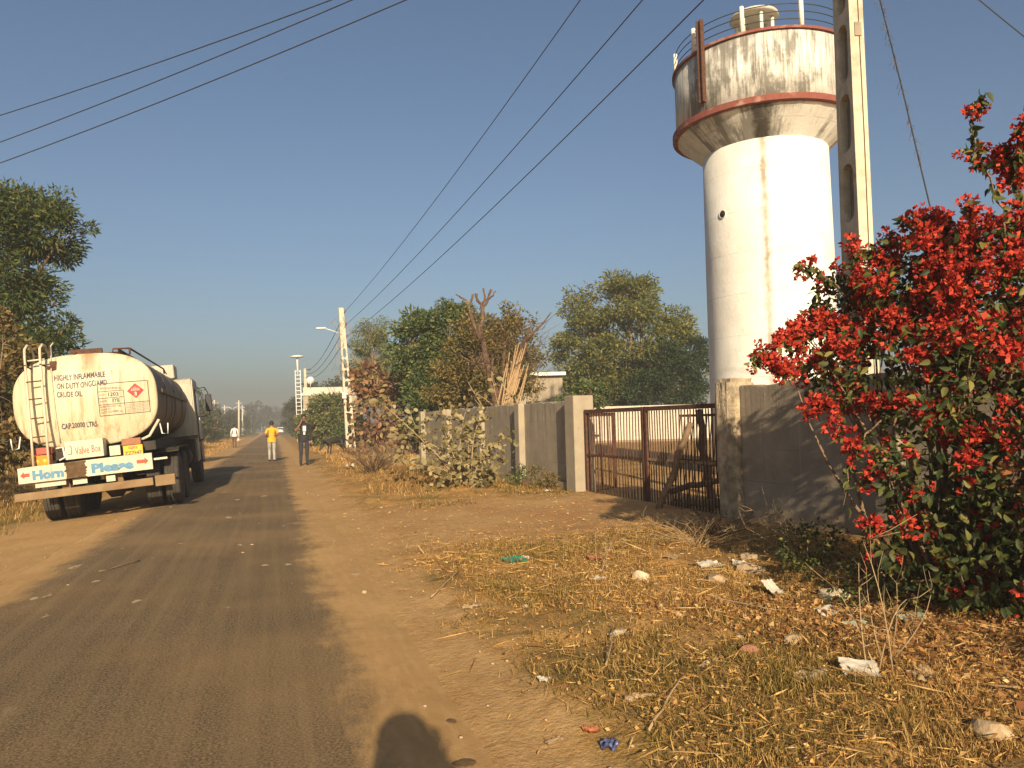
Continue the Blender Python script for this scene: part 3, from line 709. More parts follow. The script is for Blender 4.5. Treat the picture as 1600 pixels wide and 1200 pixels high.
# second row of bars behind the right leaf: an old loose grille leant on the inside
gg = empty('loose_grille', (WALL(10.9)+0.42, 10.95, 0.10), (0, R(-7), WA+PI)); tag(gg, 'loose rusty bar grille leaning behind the right gate leaf', 'grille')
for z in (0.02, 0.66, 1.36):
    mb = MB(); mb.box(-0.012, 0.012, 0.0, 1.25, z, z+0.035); mb.build('rail', 'rust', gg)
for i in range(11):
    mb = MB(); mb.tube([(0.014, 0.04+i*0.117, 0.0), (0.014, 0.03+i*0.117, 1.40)], 0.008, 5); mb.build('bar', 'rust', gg)
def stick(name, a, b, r0, r1, mat, label, cat, group=None, bend=0.03):
    a, b = Vector(a), Vector(b); n = 6; rr = random.Random(hash(label) % 1000 if False else len(label))
    pts = [a.lerp(b, i/n)+Vector((rr.uniform(-1, 1), rr.uniform(-1, 1), rr.uniform(-1, 1)))*bend*(0 if i in (0, n) else 1) for i in range(n+1)]
    mb = MB(); mb.tube(pts, [r0+(r1-r0)*i/n for i in range(n+1)], 7)
    return tag(mb.build(name, mat), label, cat, group)
stick('wooden_prop', (5.38, 10.25, 0.02), (5.62, 9.62, 1.36), 0.055, 0.045, 'bark', 'slanting log propped against the right gate leaf', 'log')
stick('wooden_post', (5.98, 9.72, 0.0), (5.86, 9.80, 1.55), 0.06, 0.05, 'bark', 'upright dark timber post standing behind the right gate leaf', 'post')
stick('wooden_log', (5.86, 10.7, 0.30), (5.95, 9.2, 0.62), 0.05, 0.04, 'wood_grey', 'upper of two rough logs lying behind the gate bottom', 'log')
stick('wooden_log', (5.84, 10.6, 0.10), (5.98, 9.2, 0.30), 0.065, 0.05, 'wood_grey', 'lower of two rough logs lying behind the gate bottom', 'log')
stick('branch', (6.4, 15.4, 0.05), (8.2, 12.1, 0.07), 0.05, 0.03, 'wood_grey', 'long fallen branch on the sand inside the gate', 'branch')

# inside the compound: whitewashed far wall, slim post, small building
cw = empty('compound_wall', (17.5, 40.2, 0), (0, 0, R(-15))); tag(cw, 'low whitewashed wall across the yard, seen through the gate bars', 'wall')
mb = MB(); mb.box(-7.5, 9.5, 0, 0.22, -0.2, 2.15); mb.build('wall_panel', 'concrete_pale', cw)
mb = MB(); mb.box(-7.5, 9.5, -0.06, -0.004, -0.2, 0.22); mb.build('plinth', 'plaster_grey', cw)
o = MB(); o.tube([(0, 0, 0), (0.02, 0, 1.6), (0, 0, 2.35)], [0.06, 0.05, 0.04], 8); o.box(-0.16, 0.16, -0.03, 0.03, 1.55, 1.62); o.box(-0.02, 0.22, -0.03, 0.03, 0.9, 0.97)
o = o.build('water_standpipe', 'rust'); o.location = (9.4, 22.0, 0); tag(o, 'rusty standpipe with cross pieces in the yard behind the left gate leaf', 'pipe')
bd = empty('flat_roofed_building', (12.6, 35.2, 0), (0, 0, R(-17))); tag(bd, 'small flat roofed grey building between the pruned tree and round tree', 'building')
mb = MB(); mb.box(-1.6, 0.9, 0, 4, -0.2, 3.62); mb.build('wall', 'plaster_grey', bd)
mb = MB(); mb.box(-1.85, 1.05, -0.3, 4.2, 3.622, 3.78); mb.build('roof_slab', 'white_wash', bd)
mb = MB(); mb.box(-0.9, -0.2, -0.02, -0.003, 1.2, 2.4); mb.build('window', 'glass_dark', bd)
mb = MB(); mb.box(0.1, 0.75, -0.02, -0.003, 0, 2.0); mb.build('door', 'wood_grey', bd)
hs = empty('white_house', (4.6, 64.0, 0), (0, 0, R(-5))); tag(hs, 'pale single storey house with flat roof behind the roadside bushes', 'house')
mb = MB(); mb.box(-2.3, 2.4, 0, 6, -0.2, 3.95); mb.build('wall', 'plaster_post', hs)
mb = MB(); mb.box(-2.42, 2.52, -0.12, 6.1, 3.952, 4.15); mb.build('roof_slab', 'concrete_pale', hs)
mb = MB(); mb.box(-2.3, 2.4, 0.0, 0.16, 4.152, 4.62); mb.build('parapet', 'concrete_pale', hs)
mb = MB(); mb.box(0.4, 1.5, -0.03, -0.003, 1.3, 2.5); mb.build('window', 'glass_dark', hs)
mb = MB(); mb.box(-1.4, -0.5, -0.03, -0.003, 0, 2.1); mb.build('door', 'wood_grey', hs)
mb = MB(); mb.box(-2.3, 2.4, -0.5, -0.125, 2.75, 2.86); mb.build('sunshade', 'white_wash', hs)
ds = MB(); ds.lathe([(0.02, 0.0), (0.16, -0.03), (0.30, -0.10), (0.31, -0.12), (0.16, -0.05), (0.02, -0.02)], 20, axis='X'); ds.tube([(0.0, 0, -0.6), (0.0, 0, 0)], 0.03, 6)
o = ds.build('satellite_dish', 'steel_white'); o.location = (2.9, 63.9, 5.15); o.rotation_euler = (0, R(15), R(-80)); tag(o, 'small white satellite dish on the pale house roof', 'dish')
# ------------------------------------------------------------------ tanker truck
def streaky(name, base1, base2, rust, amount, z0=1.3, z1=3.0, dark=None, darkamt=0.0, rough=0.5):
    m, nt, b = new_mat(name); v = objc(nt)
    col = ramp(nt, noise(nt, v, 2.5, 5), [(0.3, base1), (0.7, base2)])
    s = noise(nt, scaled(nt, v, (7.0, 7.0, 0.55)), 1.5, 6, 0.7)
    s2 = noise(nt, scaled(nt, v, (22.0, 22.0, 0.7)), 1.0, 5, 0.7)
    sx = N(nt, 'ShaderNodeSeparateXYZ', {0: v})
    col = mix(nt, ramp(nt, s, [(0.5, 0.0), (0.72, amount)]), col, rust)
    col = mix(nt, ramp(nt, s2, [(0.55, 0.0), (0.75, amount*0.9)]), col, tuple(q*0.75 for q in rust))
    # rust run below the filler cap
    xx = mth(nt, 'ABSOLUTE', mth(nt, 'ADD', sx.outputs[0], 0.05))
    run = mth(nt, 'MULTIPLY', smooth(nt, mth(nt, 'ADD', xx, mth(nt, 'MULTIPLY', mth(nt, 'SUBTRACT', s2, 0.5), 0.3)), 0.22, 0.02), smooth(nt, sx.outputs[2], 2.35, 2.95))
    col = mix(nt, mth(nt, 'MULTIPLY', run, 0.75), col, (0.26, 0.12, 0.035))
    if dark:
        k = mth(nt, 'ADD', mth(nt, 'MULTIPLY', s, 0.7), mth(nt, 'MULTIPLY', noise(nt, v, 0.9, 4), 0.4))
        col = mix(nt, ramp(nt, k, [(0.42, 0.0), (0.66, darkamt)]), col, dark)
    fl = noise(nt, v, 30, 4, 0.7)
    col = mix(nt, ramp(nt, fl, [(0.66, 0.0), (0.72, 0.5)]), col, (0.17, 0.09, 0.04))
    finish(nt, b, col, rough, fl, 0.12, 0.004, spec=0.35)
    MT[name] = m
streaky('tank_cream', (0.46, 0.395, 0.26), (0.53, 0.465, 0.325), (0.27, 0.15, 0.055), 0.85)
streaky('tank_side', (0.20, 0.155, 0.105), (0.27, 0.21, 0.145), (0.13, 0.08, 0.045), 0.7, dark=(0.04, 0.026, 0.018), darkamt=0.95, rough=0.6)  # dirty barrel, darkened further with its shade put into the colour
streaky('sign_white', (0.46, 0.405, 0.30), (0.54, 0.485, 0.37), (0.28, 0.17, 0.075), 0.6)
streaky('cab_white', (0.34, 0.31, 0.24), (0.42, 0.385, 0.30), (0.20, 0.14, 0.08), 0.5)
mottled('mud', (0.055, 0.032, 0.015), (0.12, 0.07, 0.033), 22)
TR = empty('tanker_truck', (-2.86, 16.5, -0.083), (0, 0, 0))
TR.matrix_world = Matrix.Translation((-2.86, 16.5, -0.083)) @ Matrix.Rotation(R(1.3), 4, 'Z') @ Matrix.Rotation(R(-5.0), 4, 'Y')
tag(TR, 'dirty cream crude oil tanker truck parked on the left roadside, seen from behind', 'truck')
XC, ZCN, TA, TB, TN = -0.15, 2.13, 1.15, 0.835, 2.7
YE, DISH = -1.2, 0.17
def sect(t):
    c, s = math.cos(t), math.sin(t)
    return (math.copysign(abs(c)**(2/TN), c), math.copysign(abs(s)**(2/TN), s))
def yend(x, z):
    rho = (abs((x-XC)/TA)**TN+abs((z-ZCN)/TB)**TN)**(1/TN)
    return YE-DISH*(1-min(rho, 1)**2)
rings = [(0.985, YE-0.001), (0.96, None), (0.9, None), (0.8, None), (0.65, None), (0.5, None), (0.35, None), (0.2, None), (0.08, None)]
n = 72
def ring(s, y): return [(XC+TA*s*sect(2*PI*k/n)[0], y, ZCN+TB*s*sect(2*PI*k/n)[1]) for k in range(n)]
vs = []; fs = []; ms = []
seq = [(s, YE-DISH*(1-s*s) if y is None else y) for s, y in reversed(rings)]
seq += [(0.996, YE+0.015), (1.0, YE+0.05)]
nb = len(seq)
for yy in np.linspace(YE+0.1, 4.95, 14): seq.append((1.0, float(yy)))
seq += [(0.99, 5.0), (0.9, 5.05), (0.5, 5.12), (0.05, 5.14)]
mb = MB()
for s, y in seq: vs += ring(s, y)
for i in range(len(seq)-1):
    for k in range(n):
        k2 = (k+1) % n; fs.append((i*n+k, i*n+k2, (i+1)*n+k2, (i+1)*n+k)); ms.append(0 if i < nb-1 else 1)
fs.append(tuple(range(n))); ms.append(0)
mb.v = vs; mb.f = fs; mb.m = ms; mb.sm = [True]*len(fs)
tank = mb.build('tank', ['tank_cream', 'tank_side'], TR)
# welded bands round the barrel and the side rail
for yy in (0.3, 2.0, 3.7):
    mb = MB(); a = ring(1.004, yy-0.03); b_ = ring(1.012, yy-0.025); c_ = ring(1.012, yy+0.025); d_ = ring(1.004, yy+0.03)
    mb.v = a+b_+c_+d_
    for i in range(3):
        for k in range(n): mb.f.append((i*n+k, i*n+(k+1) % n, (i+1)*n+(k+1) % n, (i+1)*n+k)); mb.m.append(0); mb.sm.append(True)
    mb.build('band', 'tank_side', tank)
mb = MB(); mb.box(XC+TA*0.985, XC+TA+0.05, YE+0.4, 4.9, 2.17, 2.24); mb.build('side_rail', 'tank_side', tank)
# lettering on the dished end
def conform(me, dx, dz, tilt=0.0, off=0.005, shear=0.0, wob=True):
    for v in me.vertices:
        x, z = v.co.x, v.co.y
        X = dx+x*math.cos(tilt)-z*math.sin(tilt)+shear*z; Z = dz+x*math.sin(tilt)+z*math.cos(tilt)
        if wob: X += 0.004*math.sin(Z*61+X*17); Z += 0.006*math.sin(X*9+Z*3)+0.003*math.sin(X*43)
        v.co = (X, yend(X, Z)-off, Z)
_fc = {}
def text_mesh(s, size, width=None, height=None, bold=0.0):
    cu = bpy.data.curves.new('lettering', 'FONT'); cu.body = s; cu.size = size; cu.resolution_u = 2; cu.offset = bold
    ob = bpy.data.objects.new('lettering', cu); COL.objects.link(ob)
    dg = bpy.context.evaluated_depsgraph_get()
    me = bpy.data.meshes.new_from_object(ob.evaluated_get(dg))
    bpy.data.objects.remove(ob); bpy.data.curves.remove(cu)
    xs_ = [v.co.x for v in me.vertices]; zs_ = [v.co.y for v in me.vertices]
    x0, x1, z0, z1 = min(xs_), max(xs_), min(zs_), max(zs_)
    for v in me.vertices:
        v.co.x = (v.co.x-x0)*(width/(x1-x0) if width else 1)
        v.co.y = (v.co.y-z0)*(height/(z1-z0) if height else 1)
    return me
def tank_text(s, x, z, wdt, hgt, mat, bold=0.0, tilt=0.0):
    me = text_mesh(s, 0.1, wdt, hgt, bold); conform(me, x, z, tilt)
    me.materials.clear(); me.materials.append(MT[mat]); link('lettering', me, tank)
tank_text('HIGHLY INFLAMMABLE', -0.60, 2.50, 0.80, 0.105, 'print_dark', 0.0022)
tank_text('ON DUTY ONGC/AMD', -0.57, 2.35, 0.79, 0.105, 'print_dark', 0.0022)
tank_text('CRUDE OIL', -0.58, 2.20, 0.40, 0.10, 'print_dark', 0.0022)
tank_text('CAP.20000 LTRS', -0.56, 1.645, 0.56, 0.10, 'print_dark', 0.003)
def ribbon(mb, x0, z0, x1, z1, wdt, mi=0, off=0.0045):
    L = math.hypot(x1-x0, z1-z0); k = max(2, int(L/0.05)); nx, nz = -(z1-z0)/L*wdt/2, (x1-x0)/L*wdt/2
    vs = []
    for i in range(k+1):
        t = i/k; x = x0+(x1-x0)*t; z = z0+(z1-z0)*t
        for sg in (-1, 1): X, Z = x+sg*nx, z+sg*nz; vs.append((X, yend(X, Z)-off, Z))
    mb.add(vs, [(2*i, 2*i+1, 2*i+3, 2*i+2) for i in range(k)], mi)
tb = MB()
xl, xm, xr, zt, zb = 0.06, 0.465, 0.86, 2.385, 1.815
for q in ((xl, zt, xr, zt), (xl, zb, xr, zb), (xl, zb, xl, zt), (xr, zb, xr, zt)): ribbon(tb, *q, 0.012)
ribbon(tb, xl, 2.245, xm, 2.245, 0.009, off=0.0052); ribbon(tb, xl, 2.125, xm, 2.125, 0.009, off=0.0052); ribbon(tb, xl, 2.01, xr, 2.01, 0.010, off=0.0052)
ribbon(tb, xm, zb, xm, 2.245, 0.009, off=0.006)
tb.build('hazard_table', 'print_dark', tank)
tank_text('PETROLEUM CRUDE OIL', 0.10, 2.275, 0.33, 0.04, 'print_dark')
tank_text('UN NO.', 0.08, 2.17, 0.09, 0.028, 'print_dark'); tank_text('1203', 0.22, 2.15, 0.16, 0.07, 'print_dark', 0.002)
tank_text('HAZCHEM', 0.08, 2.055, 0.11, 0.026, 'print_dark'); tank_text('3YE', 0.27, 2.035, 0.12, 0.07, 'print_dark', 0.002)
tank_text('EMERGENCY TEL', 0.08, 1.955, 0.33, 0.03, 'print_dark'); tank_text('PHONE NO', 0.08, 1.91, 0.16, 0.024, 'print_dark'); tank_text('0271127700110', 0.08, 1.855, 0.34, 0.034, 'print_dark')
for i in range(6): tank_text('IN CASE OF FIRE OR SPILL KEEP AWAY', 0.485, 1.972-i*0.026, 0.355, 0.014, 'print_dark')
# class 3 diamond
cx_, cz_, hd = 0.655, 2.215, 0.135
mb = MB(); g_ = 6; vs = []
for i in range(g_+1):
    for j in range(g_+1):
        a, b_ = i/g_*2-1, j/g_*2-1; X = cx_+(a-b_)*hd/2; Z = cz_+(a+b_)*hd/2; vs.append((X, yend(X, Z)-0.0055, Z))
mb.add(vs, [(i*(g_+1)+j, (i+1)*(g_+1)+j, (i+1)*(g_+1)+j+1, i*(g_+1)+j+1) for i in range(g_) for j in range(g_)])
dm = mb.build('hazard_diamond', 'diamond_red', tank)
def on_tank(mb, pts, off):
    mb.add([(x, yend(x, z)-off, z) for x, z in pts], [tuple(range(len(pts)))])
mb = MB()
for dx, hgt in ((-0.05, 0.035), (-0.025, 0.055), (0.0, 0.07), (0.025, 0.055), (0.05, 0.035)):
    on_tank(mb, [(cx_+dx-0.011, cz_+0.018), (cx_+dx+0.011, cz_+0.018), (cx_+dx*1.35, cz_+0.018+hgt)], 0.0075)
on_tank(mb, [(cx_-0.075, cz_+0.002), (cx_+0.075, cz_+0.002), (cx_+0.07, cz_+0.012), (cx_-0.07, cz_+0.012)], 0.0076)
mb.build('flame_emblem', 'paper_white', dm)
me = text_mesh('3', 0.1, 0.045, 0.07, 0.004); conform(me, cx_-0.022, cz_-0.09, 0, 0.0078); me.materials.clear(); me.materials.append(MT['paper_white']); link('lettering', me, dm)
# vent pipe beside the ladder
mb = MB(); mb.tube([(-0.645+(2.86-z)*0.02, yend(-0.645, z)-0.016, z) for z in np.linspace(1.42, 2.86, 12)]+[(-0.645, YE+0.03, 2.98), (-0.645, YE+0.05, 3.14), (-0.60, YE+0.05, 3.2)], 0.011, 6); mb.build('vent_pipe', 'sign_white', tank)
mb = MB(); mb.box(-0.66, -0.56, YE-0.08, YE-0.02, 2.62, 2.86); mb.box(-0.70, -0.60, YE-0.09, YE-0.05, 2.72, 2.78); mb.build('valve_bracket', 'rust', tank)
# ladder
ld = empty('ladder'); ld.parent = TR; tag(ld)
LX0, LX1 = -0.985, -0.755
def lad_path(x):
    return [(x, -1.56, 1.05), (x, -1.52, 1.6), (x, -1.5, 2.4), (x, -1.46, 2.95), (x, -1.43, 3.08), (x+0.02, -1.33, 3.16), (x+0.04, -1.2, 3.14), (x+0.05, -1.08, 3.02), (x+0.05, -1.05, 2.80)]
mb = MB(); mb.tube(lad_path(LX0), 0.021, 8); mb.build('ladder_rail', 'sign_white', TR)
mb = MB(); mb.tube(lad_path(LX1), 0.021, 8); mb.build('ladder_rail', 'sign_white', TR)
bpy.data.objects.remove(ld)
for z in (1.56, 1.88, 2.21, 2.51):
    mb = MB(); mb.tube([(LX0, -1.51, z), (LX1, -1.51, z+0.005)], 0.012, 6); mb.build('ladder_rung', 'rust', TR)
mb = MB(); mb.tube([(LX0+0.03, -1.43, 2.88), (LX1+0.06, -1.43, 2.89)], 0.016, 6); mb.build('ladder_rung', 'sign_white', TR)
mb = MB(); mb.tube([(LX0, -1.5, 2.8), (LX0+0.03, -1.1, 2.74)], 0.014, 6); mb.tube([(LX1, -1.5, 2.8), (LX1+0.03, -1.1, 2.78)], 0.014, 6); mb.tube([(-0.66, -1.18, 2.86), (-0.66, -1.18, 3.13)], 0.014, 6); mb.build('ladder_stay', 'rust', TR)
# walkway, manholes on top
mb = MB()
for x in (-0.35, 0.05, 0.42): mb.box(x-0.02, x+0.02, YE+0.15, 4.6, 2.975, 3.01)
for y in np.linspace(YE+0.2, 4.5, 12): mb.box(-0.40, 0.47, float(y), float(y)+0.05, 2.96, 2.974)
mb.build('walkway', 'rust', TR)
for y in (0.2, 2.2, 4.0):
    mb = MB(); mb.lathe([(0.27, 0), (0.27, 0.08), (0.3, 0.085), (0.3, 0.13), (0.1, 0.15)], 20); o = mb.build('manhole', 'rust', TR); o.location = (0.0, y, 2.94)
mb = MB(); mb.box(-0.36, 0.16, YE+0.03, YE+0.12, 2.965, 3.045); mb.box(-0.30, -0.25, YE-0.01, YE+0.03, 2.955, 3.0); mb.build('filler_hood', 'rust', TR)
mb = MB(); mb.tube([(0.60, YE+0.1, 2.90), (0.60, YE+0.12, 3.01), (0.62, 4.3, 3.02), (0.62, 4.35, 2.9)], 0.018, 6); mb.tube([(0.32, YE+0.1, 2.95), (0.33, YE+0.11, 3.02), (0.60, YE+0.12, 3.01)], 0.016, 6); mb.tube([(0.62, 4.3, 3.02), (0.62, 4.9, 2.93)], 0.014, 6); mb.build('top_rail', 'rust', TR)
# valve box, boards, lamps, plates
mb = MB(); mb.box(-0.48, 0.11, -1.64, -1.30, 1.115, 1.425, 0, None, 0.008)
vb = mb.build('valve_box', 'sign_white', TR)
def flat_text(s, x, y, z, wdt, hgt, mat, parent, bold=0.0, tilt=0.0):
    me = text_mesh(s, 0.1, wdt, hgt, bold)
    for v in me.vertices:
        a, b_ = v.co.x, v.co.y
        v.co = (x+a*math.cos(tilt)-b_*math.sin(tilt), y, z+a*math.sin(tilt)+b_*math.cos(tilt))
    me.materials.clear(); me.materials.append(MT[mat]); return link('lettering', me, parent)
flat_text('Valve', -0.33, -1.644, 1.19, 0.22, 0.13, 'print_red', vb); flat_text('Box', -0.07, -1.644, 1.20, 0.14, 0.125, 'print_red', vb)
mb = MB()
for q in ((-0.385, 1.2, -0.375, 1.34), (-0.44, 1.2, -0.385, 1.212), (-0.425, 1.33, -0.385, 1.34), (-0.46, 1.245, -0.40, 1.252)): mb.box(q[0], q[2], -1.6435, -1.641, q[1], q[3])
mb.build('latch_mark', 'print_dark', vb)
mb = MB(); mb.prism([(-1.2, 0.80), (0.86, 0.79), (0.86, 1.075), (0.25, 1.08), (-1.0, 1.07), (-1.2, 1.06)], -1.66, -1.62, 'Y'); sb = mb.build('sign_board', 'sign_white', TR)
flat_text('Horn', -0.99, -1.665, 0.835, 0.47, 0.165, 'print_blue', sb, 0.006); flat_text('Please', -0.10, -1.665, 0.835, 0.66, 0.17, 'print_blue', sb, 0.006)
def arrow(x0, x1, z, sg, par):
    mb = MB(); w_ = 0.03; tip, base = (x1, x0) if sg > 0 else (x0, x1); nk = tip-sg*0.06
    pts = [(base, z-w_), (nk, z-w_), (nk, z-0.06), (tip, z), (nk, z+0.06), (nk, z+w_), (base, z+w_)]
    mb.add([(x, -1.665, zz) for x, zz in pts], [tuple(range(7))]); mb.build('arrow', 'print_red', par)
arrow(-1.17, -1.03, 0.935, -1, sb); arrow(0.61, 0.80, 0.945, 1, sb)
bm = bmesh.new(); rr = random.Random(5)      # torn, muddy patch
pp = [(-0.50+rr.uniform(-.02, .025), -1.668, z_) for z_ in np.linspace(0.797, 1.075, 14)]+[(-0.17+rr.uniform(-.03, .015), -1.668, z_) for z_ in np.linspace(1.072, 0.795, 14)]
mb = MB(); mb.add(pp, [tuple(range(len(pp)))]); mb.build('mud_patch', 'mud', sb); bm.free()
for x0, lampmat in ((0.37, 'brick_red'), (-1.02, 'lamp_red')):
    mb = MB(); mb.box(x0, x0+0.31, -1.45, -1.30, 1.25, 1.37, 0, None, 0.012); mb.build('tail_lamp', lampmat, TR)
mb = MB(); mb.box(0.385, 0.70, -1.44, -1.425, 1.06, 1.245, 0, None, 0.006); pl = mb.build('number_plate', 'plate_yellow', TR)
flat_text('GJ02', 0.47, -1.443, 1.165, 0.15, 0.06, 'print_dark', pl, 0.002); flat_text('ZZ7547', 0.405, -1.443, 1.075, 0.275, 0.065, 'print_dark', pl, 0.002)
mb = MB(); mb.box(-1.02, -0.72, -1.46, -1.42, 1.04, 1.24, 0, None, 0.008); pl = mb.build('signal_lamp', 'lamp_orange', TR)
for x in (-0.95, -0.83):
    mb = MB(); mb.lathe([(0.055, 0), (0.05, -0.025), (0.03, -0.04)], 16, axis='X'); o = mb.build('lens', 'plate_yellow', pl); o.rotation_euler = (0, 0, PI/2); o.location = (x, -1.425, 1.14)
mb = MB(); mb.box(0.17, 0.34, -1.45, -1.30, 1.10, 1.27); mb.build('switch_box', 'sign_white', TR)
mb = MB(); mb.tube([(-0.66, -1.4, 1.33), (-0.55, -1.42, 1.34), (-0.53, -1.42, 1.16), (-0.62, -1.42, 1.12)], 0.017, 6); mb.build('drain_pipe', 'steel_white', TR)
mb = MB(); mb.box(-0.98, -0.52, -1.58, -1.5, 0.70, 0.795); mb.box(-0.42, -0.20, -1.56, -1.52, 0.68, 0.775); mb.box(0.1, 0.24, -1.58, -1.54, 0.66, 0.76); mb.build('hanging_plate', 'sign_white', TR)
mb = MB(); mb.box(-1.31, 0.83, -1.56, -1.44, 0.50, 0.635, 0, None, 0.012); mb.box(0.86, 1.19, -1.55, -1.45, 0.47, 0.66, 0, None, 0.012); bp = mb.build('bumper', 'bumper_brown', TR)
for x in (-0.55, 0.28):
    mb = MB(); mb.prism([(x-0.07, 0.62), (x+0.07, 0.62), (x+0.04, 0.8), (x-0.04, 0.8)], -1.44, -1.36, 'Y'); mb.build('bumper_bracket', 'bumper_brown', bp)
mb = MB(); mb.box(0.88, 1.1, -1.6, -1.56, 0.94, 0.975); mb.build('side_marker', 'sign_white', TR)
# hose hooks at both flanks
for sg, x in ((1, XC+TA-0.02), (-1, XC-TA+0.05)):
    mb = MB(); mb.tube([(x, YE+0.1, 1.60), (x+sg*0.03, YE+0.06, 1.40), (x+sg*0.13, YE+0.06, 1.38), (x+sg*0.14, YE+0.06, 1.58)], 0.012, 6); mb.build('hose_hook', 'steel_white', TR)
for sg in (1,):
    mb = MB(); mb.tube([(XC+sg*(TA-0.45), YE+0.02, 1.28), (XC+sg*(TA-0.2), YE+0.02, 1.38), (XC+sg*(TA-0.02), YE+0.04, 1.66)], 0.026, 8); mb.build('saddle', 'sign_white', TR)
# chassis and running gear
mb = MB()
for x in (-0.42, 0.42): mb.box(x-0.05, x+0.05, -1.43, 7.2, 0.86, 1.12)
for y in np.linspace(-1.35, 6.8, 9): mb.box(-0.37, 0.37, float(y), float(y)+0.1, 0.9, 1.05)
mb.box(-0.9, 0.9, -1.30, 4.9, 1.125, 1.285)
mb.build('chassis', 'under_black', TR)
for y in (0.0, 1.36, 6.5):
    mb = MB(); mb.tube([(-1.0, y, 0.5), (1.0, y, 0.5)], 0.09, 8); mb.lathe([(0.05, -0.22), (0.22, -0.1), (0.22, 0.1), (0.05, 0.22)], 14, (0, y, 0.5), 'X'); mb.build('axle', 'under_black', TR)
def tyre_mesh(w_=0.27, r=0.5):
    mb = MB(); h_ = w_/2
    mb.lathe([(0.27, -h_*0.8), (0.33, -h_), (0.44, -h_), (0.48, -h_*0.92), (r, -h_*0.75), (r, -h_*0.45), (r-0.018, -h_*0.42), (r-0.018, -h_*0.3), (r, -h_*0.27), (r, -h_*0.06), (r-0.018, -h_*0.04), (r-0.018, h_*0.04), (r, h_*0.06), (r, h_*0.27), (r-0.018, h_*0.3), (r-0.018, h_*0.42), (r, h_*0.45), (r, h_*0.75), (0.48, h_*0.92), (0.44, h_), (0.33, h_), (0.27, h_*0.8)], 40, axis='X', smooth=False)
    return mb.mesh('tyre', 'rubber')
def rim_mesh():
    mb = MB(); mb.lathe([(0.268, -0.1), (0.268, 0.1), (0.24, 0.105), (0.22, 0.03), (0.12, 0.02), (0.11, 0.09), (0.05, 0.1)], 24, axis='X'); mb.lathe([(0.268, -0.1), (0.2, -0.06), (0.05, -0.05)], 24, axis='X')
    return mb.mesh('rim', 'under_black')
tm, rm = tyre_mesh(), rim_mesh()
for x, y in [(sx_*xx, y) for y in (0.0, 1.36) for sx_ in (-1, 1) for xx in (1.03, 0.70)] + [(-1.02, 6.5), (1.02, 6.5)]:
    wh = link('wheel', tm, TR); wh.location = (x, y, 0.5); r_ = link('rim', rm, wh)
    if x < 0: r_.rotation_euler = (0, 0, PI)
for sg in (-1, 1):
    mb = MB()
    pts = [(-0.5, 1.04), (-0.3, 1.10), (1.66, 1.10), (1.92, 0.95), (1.98, 0.7)]
    for (y0, z0), (y1, z1) in zip(pts[:-1], pts[1:]):
        x0, x1 = sorted((sg*0.5, sg*1.2)); mb.add([(x0, y0, z0), (x1, y0, z0), (x1, y1, z1), (x0, y1, z1), (x0, y0, z0+0.02), (x1, y0, z0+0.02), (x1, y1, z1+0.02), (x0, y1, z1+0.02)], [(0, 1, 2, 3), (4, 5, 6, 7), (0, 1, 5, 4), (2, 3, 7, 6), (1, 2, 6, 5), (3, 0, 4, 7)])
    mb.build('mudguard', 'under_black', TR)
    mb = MB(); x0, x1 = sorted((sg*0.62, sg*1.16)); mb.box(x0, x1, 1.98, 2.0, 0.3, 0.9); mb.build('mud_flap', 'rubber', TR)
mb = MB(); mb.lathe([(0.05, 0), (0.24, 0.01), (0.26, 0.04), (0.26, 1.1), (0.24, 1.14), (0.05, 1.15)], 16, axis='X'); o = mb.build('fuel_tank', 'under_black', TR); o.rotation_euler = (0, 0, PI/2); o.location = (0.85, 3.0, 0.8)
mb = MB(); mb.box(0.7, 1.15, 4.5, 5.1, 0.6, 1.2, 0, None, 0.02); mb.box(0.8, 1.2, 2.2, 5.2, 1.22, 1.3); mb.build('battery_box', 'under_black', TR)
# cab
mb = MB()
prof = [(5.30, 1.0), (5.30, 2.62), (5.42, 2.78), (5.7, 2.84), (7.0, 2.82), (7.2, 2.72), (7.62, 1.95), (7.70, 1.7), (7.72, 0.75), (7.6, 0.55), (7.05, 0.55), (7.02, 0.85), (6.85, 1.06), (6.5, 1.12), (6.15, 1.06), (5.98, 0.85), (5.95, 0.6), (5.4, 0.6)]
bm = bmesh.new()
va = [bm.verts.new((-1.17, y, z)) for y, z in prof]; vb_ = [bm.verts.new((1.17, y, z)) for y, z in prof]
bm.faces.new(va); bm.faces.new(list(reversed(vb_)))
for i in range(len(prof)): bm.faces.new((va[i], vb_[i], vb_[(i+1) % len(prof)], va[(i+1) % len(prof)]))
bmesh.ops.recalc_face_normals(bm, faces=bm.faces)
bmesh.ops.bevel(bm, geom=[e for e in bm.edges if e.calc_length() > 2.0] + [e for e in bm.edges if abs(e.verts[0].co.x-e.verts[1].co.x) < 1e-4], offset=0.035, segments=2, affect='EDGES')
me = bpy.data.meshes.new('cab'); bm.to_mesh(me); bm.free(); me.materials.append(MT['cab_white']); cab = link('cab', me, TR)
mb = MB(); mb.box(-0.95, 0.75, 5.5, 6.4, 2.85, 3.22, 0, None, 0.03); mb.build('roof_carrier', 'cab_white', TR)
